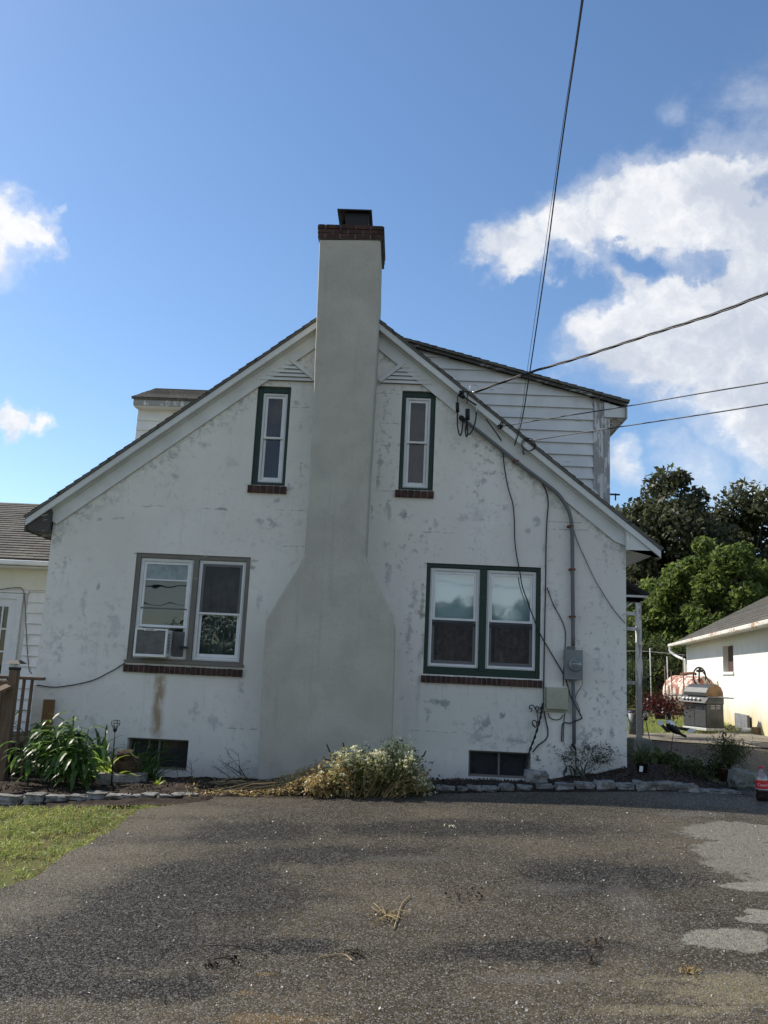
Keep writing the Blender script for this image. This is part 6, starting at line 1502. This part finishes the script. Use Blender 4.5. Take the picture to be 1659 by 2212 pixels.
blades('leaves', [(q.x+random.gauss(0, .04), q.y+random.gauss(0, .04), q.z+26*k_) for _ in range(70)], .34, .018, M['leaf_mid'] if False else M['leaf_brush'], o, droop=1.5, spread=1.1, bias=(.3, 0))
tg = at(1385, 1661, q.y-.09); MB().box(-.022, .022, -.002, .002, -.035, .035, Matrix.Translation(tg) @ Matrix.Rotation(.12, 4, 'Y')).build('tag', M['white'], o)
o, q, k_ = potted(1574, 1688, 24, 24, 'wide terracotta pot of thin weedy stems with a plastic hook, near the mossy block', M['terracotta'])
mb = MB(); tp = []; twigs(mb, (q.x, q.y, q.z+24*k_), 70, .36, .003, 1.15, 3, tp); mb.build('stems', M['leaf_brush'], o)
pts_ = np.array([tuple(v+Vector((random.gauss(0, .03), random.gauss(0, .03), random.gauss(0, .03)))) for v in tp for _ in range(8)]); np_mesh('leaves', leaves(pts_, .026, .4), 4, M['leaf_brush'], o)
MB().tube(smoothpath([at(1567.5, 1590.5, q.y), at(1568, 1586, q.y), at(1564.5, 1582.5, q.y), at(1561.5, 1586, q.y), at(1563, 1594, q.y), at(1567, 1603, q.y)], 5), .010, 6).build('hook', M['statue'], o)
q = gnd(1440, 1655); hs = thing('big_leaf_plant', 'dark broad-leaved plant in the shaded bed right of the house corner', 'plant', tuple(q))
blades('leaves', [(q.x+random.gauss(0, .12), q.y+random.gauss(0, .12), q.z) for _ in range(46)], .30, .11, M['leaf_brush'], hs, droop=1.7, spread=1.2)
q = gnd(1530, 1692); gw = thing('low_weeds', 'low dark weeds in the shaded bed behind the kerb stones at right', 'plant', tuple(q)); mb = MB(); tp = []
for k in range(6): twigs(mb, (q.x+random.uniform(-.35, .35), q.y+random.uniform(0, .5), q.z+.03), 12, .2, .003, 1.0, 2, tp)
mb.build('stems', M['twig'], gw); np_mesh('leaves', leaves(np.array([tuple(v+Vector((random.gauss(0, .03), random.gauss(0, .03), random.gauss(0, .02)))) for v in tp for _ in range(5)]), .035, .5), 4, M['leaf_brush'], gw)

# ================= grass =================
def grass(name, sampler, n, h, label, mat='grass'):
    quads = np.zeros((n, 3, 3)); k = 0
    while k < n:
        x, y, ok = sampler()
        if not ok: continue
        z = g(x, y)-.05; a = random.uniform(0, 6.28); hh = h*random.uniform(.4, 1.3)*(.55+.9*max(0, mnoise.noise(Vector((x*1.7, y*1.7, 4)))+.35)); l = random.uniform(.5, 2.2)
        s_ = Vector((-math.sin(a), math.cos(a), 0))*.005
        quads[k] = [(x-s_.x, y-s_.y, z), (x+s_.x, y+s_.y, z), (x+math.cos(a)*hh*l, y+math.sin(a)*hh*l, z+.045+hh*.75)]; k += 1
    return tag(np_mesh(name, quads, 3, M[mat]), label, kind='stuff')
def lawn_s():
    y = random.uniform(-8.5, -2.6); xe = left_edge(y)+.16*mnoise.noise(Vector((0, y*2.4, 9)))+.10*mnoise.noise(Vector((0, y*9, 9)))+.04; x = random.uniform(-6.5, -1.8)
    d_ = xe-x; ok = x < xe and y < stone_y(x)-.02 and (mnoise.noise(Vector((x*1.9, y*1.9, 0)))+.7*mnoise.noise(Vector((x*6, y*6, 2))) > -.18 or random.random() < .18) and (d_ > .25 or random.random() < .45)
    return x, y, ok
print('left edge', [(round(y, 1), round(left_edge(y), 2)) for y in (-4, -5, -6, -7, -8)])
n = 115000; L_ = []
while len(L_) < n:
    x, y, ok = lawn_s()
    if ok:
        hh = max(0, mnoise.noise(Vector((x*5, y*5, 7)))+.4)
        L_.append((x, y, g(x, y)-.045+random.random()*.03+.03*hh*random.random()))
tag(np_mesh('lawn_grass', leaves(np.array(L_), .042, .14, up=.1), 4, M['grass']), 'sunlit yellow-green lawn at the left of the driveway', kind='stuff')
grass('dead_grass', lawn_s, 12000, .022, 'dry straw-coloured clippings lying in the lawn', 'straw')
P1, P2 = gnd(1390, 1578), gnd(1495, 1545)
def back_s(): x = random.uniform(P1.x-.6, P2.x+2.2); y = random.uniform(7.6, 14.5); return x, y, (y > 7.9+.25*math.sin(x*3) )
grass('back_grass', back_s, 16000, .16, 'bright grass patch behind the drive beside the oil tank')

# loose chips on the asphalt
n = 5200; xx = []; 
while len(xx) < n:
    y = -3.3-7.6*random.random(); x = random.uniform(-5.5, 5)
    if x > left_edge(y)-.02 and y < stone_y(x)-.05: xx.append((x, y, g(x, y)+.018))
tag(np_mesh('loose_gravel', leaves(np.array(xx), .012, .8, up=.6), 4, M['gravel']), 'pale loose chips strewn over the asphalt', kind='stuff')
def debris(px, py, label, mats='twig', stems=4, L=.15, leafn=12, rr=.05, lm='leaf_dry'):
    q = gnd(px, py); o = thing('plant_debris', label, 'debris', (q.x, q.y, g(q.x, q.y))); z0_ = g(q.x, q.y)+.018; mb = MB()
    for k in range(stems):
        a = random.uniform(0, 6.28); e_ = Vector((q.x+L*math.cos(a), q.y+L*math.sin(a), z0_+random.uniform(0, .03))); m_ = Vector((q.x, q.y, z0_)).lerp(e_, .5)+Vector((random.gauss(0, .02), random.gauss(0, .02), .012)); mb.tube(smoothpath([Vector((q.x, q.y, z0_)), m_, e_], 4), .0028, 4)
    mb.build('stem', M[mats], o)
    pp_ = np.stack([rng.normal(q.x, rr, leafn), rng.normal(q.y, rr, leafn), z0_+np.abs(rng.normal(0, .008, leafn))], 1); np_mesh('bits', leaves(pp_, .022, .6, up=.7), 4, M[lm], o)
debris(835, 1985, 'small uprooted weed with dry roots lying in mid driveway', stems=8, L=.16, leafn=40, rr=.06, mats='straw')
q0, q1, q2 = gnd(858, 1990), gnd(868, 1960), gnd(885, 1942)
tag(MB().tube(smoothpath([v+Vector((0, 0, .02)) for v in (gnd(850, 2015), q0, q1, q2)], 5), .0035, 5).build('twig', M['straw']), 'curved pale stem beside the uprooted weed in mid driveway', 'twig')
debris(1010, 1938, 'scatter of dark crumbs on the drive right of the uprooted weed', stems=1, L=.05, leafn=70, rr=.09, lm='mulch')
debris(775, 2070, 'dark clump of dead leaves low in the centre of the driveway', stems=2, L=.08, leafn=22, rr=.04, lm='mulch')
debris(505, 2085, 'dark seed clump with a stem on the left of the driveway', stems=2, L=.12, leafn=16, rr=.02, lm='mulch')
debris(457, 2093, 'single dark clod on the left of the driveway near the bottom', stems=0 or 1, L=.02, leafn=22, rr=.012, lm='mulch')
debris(1290, 2043, 'dark leaf clump on the driveway towards the right', stems=1, L=.05, leafn=26, rr=.045, lm='mulch')
debris(1275, 2085, 'small dark clod on the driveway at lower right', stems=1, L=.03, leafn=14, rr=.015, lm='mulch')
debris(1490, 2108, 'mossy clod beside the pale patch at lower right of the driveway', stems=1, L=.03, leafn=30, rr=.03, lm='leaf_dry')
debris(973, 1790, 'small pale scrap on the upper driveway below the flowering heap', stems=1, L=.03, leafn=12, rr=.02, lm='flower')
tag(MB().tube(smoothpath([gnd(430, 2052)+Vector((0, 0, .02)), gnd(490, 2050)+Vector((0, 0, .02)), gnd(545, 2058)+Vector((0, 0, .02)), gnd(575, 2074)+Vector((0, 0, .02))], 6), .0028, 5).build('twig', M['twig']), 'long thin dark stem lying on the left of the driveway', 'twig')
tag(MB().tube(smoothpath([gnd(690, 2075)+Vector((0, 0, .02)), gnd(740, 2070)+Vector((0, 0, .02)), gnd(762, 2085)+Vector((0, 0, .02))], 6), .0028, 5).build('twig', M['straw']), 'short pale stem beside the dark leaf clump at the driveway centre', 'twig')

# ================= trees =================
def tree(name, label, x, y, h, rx, rz, zc, nl, ls, mat, clumps=60, group=None, seed=1, rclump=.9, trunk=.22, ry=None, cat='tree', leafmatvar=None):
    R = np.random.default_rng(seed); ry = rx if ry is None else ry; z0_ = g(x, y)
    o = thing(name, label, cat, (x, y, z0_), group)
    cs = []
    while len(cs) < clumps:
        v = R.normal(size=3); v /= np.linalg.norm(v); k = R.uniform(.45, 1.0)**.6
        c_ = np.array([x+v[0]*rx*k, y+v[1]*ry*k, zc+v[2]*rz*k])
        if c_[2] > z0_+.15: cs.append(c_)
    cs = np.array(cs); rs = rclump*R.uniform(.55, 1.25, clumps)
    idx = R.integers(0, clumps, nl); v = R.normal(size=(nl, 3)); v /= np.linalg.norm(v, axis=1)[:, None]
    rad = (R.random(nl)**.45)[:, None]*rs[idx][:, None]; pts = cs[idx]+v*rad*np.array([1, 1, .75])
    pts += R.normal(size=(nl, 3))*.05
    global rng; save = rng; rng = R
    lv = leaves(pts, ls, .55, up=.35); rng = save
    np_mesh('crown', lv, 4, mat, o)
    mb = MB(); fork = Vector((x, y, z0_+(zc-rz-z0_)*.9+.6)); fork.z = max(fork.z, z0_+.5)
    mb.tube([(x, y, z0_-.1), (x+.05, y, (z0_+fork.z)/2), fork], [trunk, trunk*.85, trunk*.7], 9)
    for c_ in cs[:: max(1, clumps//26)]:
        c_ = Vector(c_); m_ = fork.lerp(c_, .5)+Vector((R.normal()*.2, R.normal()*.2, .25)); pts2 = smoothpath([fork, m_, c_], 4); mb.tube(pts2, [trunk*.45*(1-.85*k/(len(pts2)-1)) for k in range(len(pts2))], 6, cap=False)
    mb.build('trunk', M['bark'], o); return o
def on(px, py, Y): return at(px, py, Y)
YT = 34
def tr(px, pty, Y, wpx, **k):
    t_ = at(px, pty, Y); rx = wpx/F*(Y+D)/2; return t_.x, t_.z, rx
x, zt, rx = tr(1440, 1030, YT, 250)
tree('maple_tree', 'tall dark maple rising directly behind the right roof edge', x, YT, zt, rx*.95, zt*.42, zt*.58, 30000, .30, M['leaf_dark'], 95, 'dark trees behind the house', 3, 1.15)
x, zt, rx = tr(1625, 1058, YT+2, 240)
tree('maple_tree', 'tall dark maple at the right edge above the garage', x, YT+2, zt, rx*1.05, zt*.40, zt*.60, 30000, .30, M['leaf_dark'], 90, 'dark trees behind the house', 5, 1.1)
x, zt, rx = tr(1340, 1090, YT+6, 200)
tree('maple_tree', 'dark tree half hidden by the right roof slope', x, YT+6, zt, rx, zt*.42, zt*.56, 15000, .32, M['leaf_dark'], 60, 'dark trees behind the house', 8, 1.2)
x, zt, rx = tr(1535, 1105, YT+3, 150)
tree('maple_tree', 'lower dark tree filling the dip between the two tall dark maples', x, YT+3, zt, rx*1.1, zt*.44, zt*.56, 16000, .30, M['leaf_dark'], 60, 'dark trees behind the house', 12, 1.1)
x, zt, rx = tr(1790, 1080, YT, 200)
tree('maple_tree', 'dark tree just past the right edge of the photo', x, YT, zt, rx, zt*.42, zt*.56, 9000, .34, M['leaf_dark'], 50, 'dark trees behind the house', 9, 1.2)
for k, (px, pty, Y, wpx, nl, lab) in enumerate([(1570, 1148, 24, 190, 20000, 'bright green bushy tree above the garage roof'), (1470, 1200, 26, 150, 15000, 'bright green bushy tree left of the garage roof'), (1655, 1200, 25, 130, 9000, 'green sapling behind the garage at the right edge'),
                                              (1400, 1265, 27, 120, 10000, 'green bushy tree beside the porch roof')]):
    x, zt, rx = tr(px, pty, Y, wpx)
    tree('bushy_tree', lab, x, Y, zt, rx*.95, zt*.5, zt*.52, nl, .22, M['leaf_mid'], 70, 'fresh green trees behind the garage', 20+k, .62, .07)
for k, (px, pty, Y, wpx, nl, lab) in enumerate([(1395, 1370, 20, 120, 9000, 'tangled undergrowth behind the bucket'), (1470, 1390, 22, 120, 9000, 'tangled undergrowth behind the oil tank'), (1345, 1330, 24, 110, 6000, 'tangled undergrowth behind the porch')]):
    x, zt, rx = tr(px, pty, Y, wpx)
    tree('undergrowth', lab, x, Y, zt, rx*1.1, zt*.55, zt*.45, nl, .13, M['leaf_brush'], 70, 'undergrowth at the garden end', 40+k, .5, .04, cat='bush')
# far wood behind everything (right)
n = 26000; X_ = rng.uniform(2, 60, n); Y_ = rng.uniform(44, 54, n); hmax = 6.5+1.6*np.sin(X_*.5)+1.0*np.sin(X_*1.3)+rng.normal(0, .5, n); Z_ = rng.random(n)**.8*hmax
tag(np_mesh('far_wood', leaves(np.stack([X_, Y_, Z_], 1), .6, .6), 4, M['leaf_dark']), 'far dark wood closing the view behind the garden', kind='stuff')
# trees across the road behind the viewer, mirrored in the window panes
for k, (x, y, zt, rx, nl) in enumerate([(4.2, -52, 6.3, 3.6, 22000), (11.5, -54, 6.6, 5.5, 26000), (-6, -52, 4.2, 4.0, 9000), (-15, -56, 4.6, 4.5, 7000)]):
    tree('roadside_tree', ['rounded tree across the road, mirrored in the left pane of the green window', 'rounded tree across the road, mirrored in the right pane of the green window', 'low tree across the road, mirrored in the left lower window', 'low tree across the road beyond the lawn'][k], x, y, zt, rx, zt*.45, zt*.55, nl, .24, M['leaf_brush'], 75, 'trees across the road behind the viewer', 60+k, 1.0, .15)

for (y_, za, zb_, lab) in [(-41, 8.3, 6.4, 'upper street line across the road, mirrored in the green window'), (-41.5, 6.6, 5.4, 'lower street line across the road, mirrored in the green window'), (-41.2, 5.4, 4.5, 'lowest street line across the road, mirrored in the left window')]:
    tag(MB().tube([(-40+5*k, y_, za+(zb_-za)*k/16-.8*math.sin(math.pi*k/16)) for k in range(17)], .03, 5).build('street_line', M['wire']), lab, 'power line')
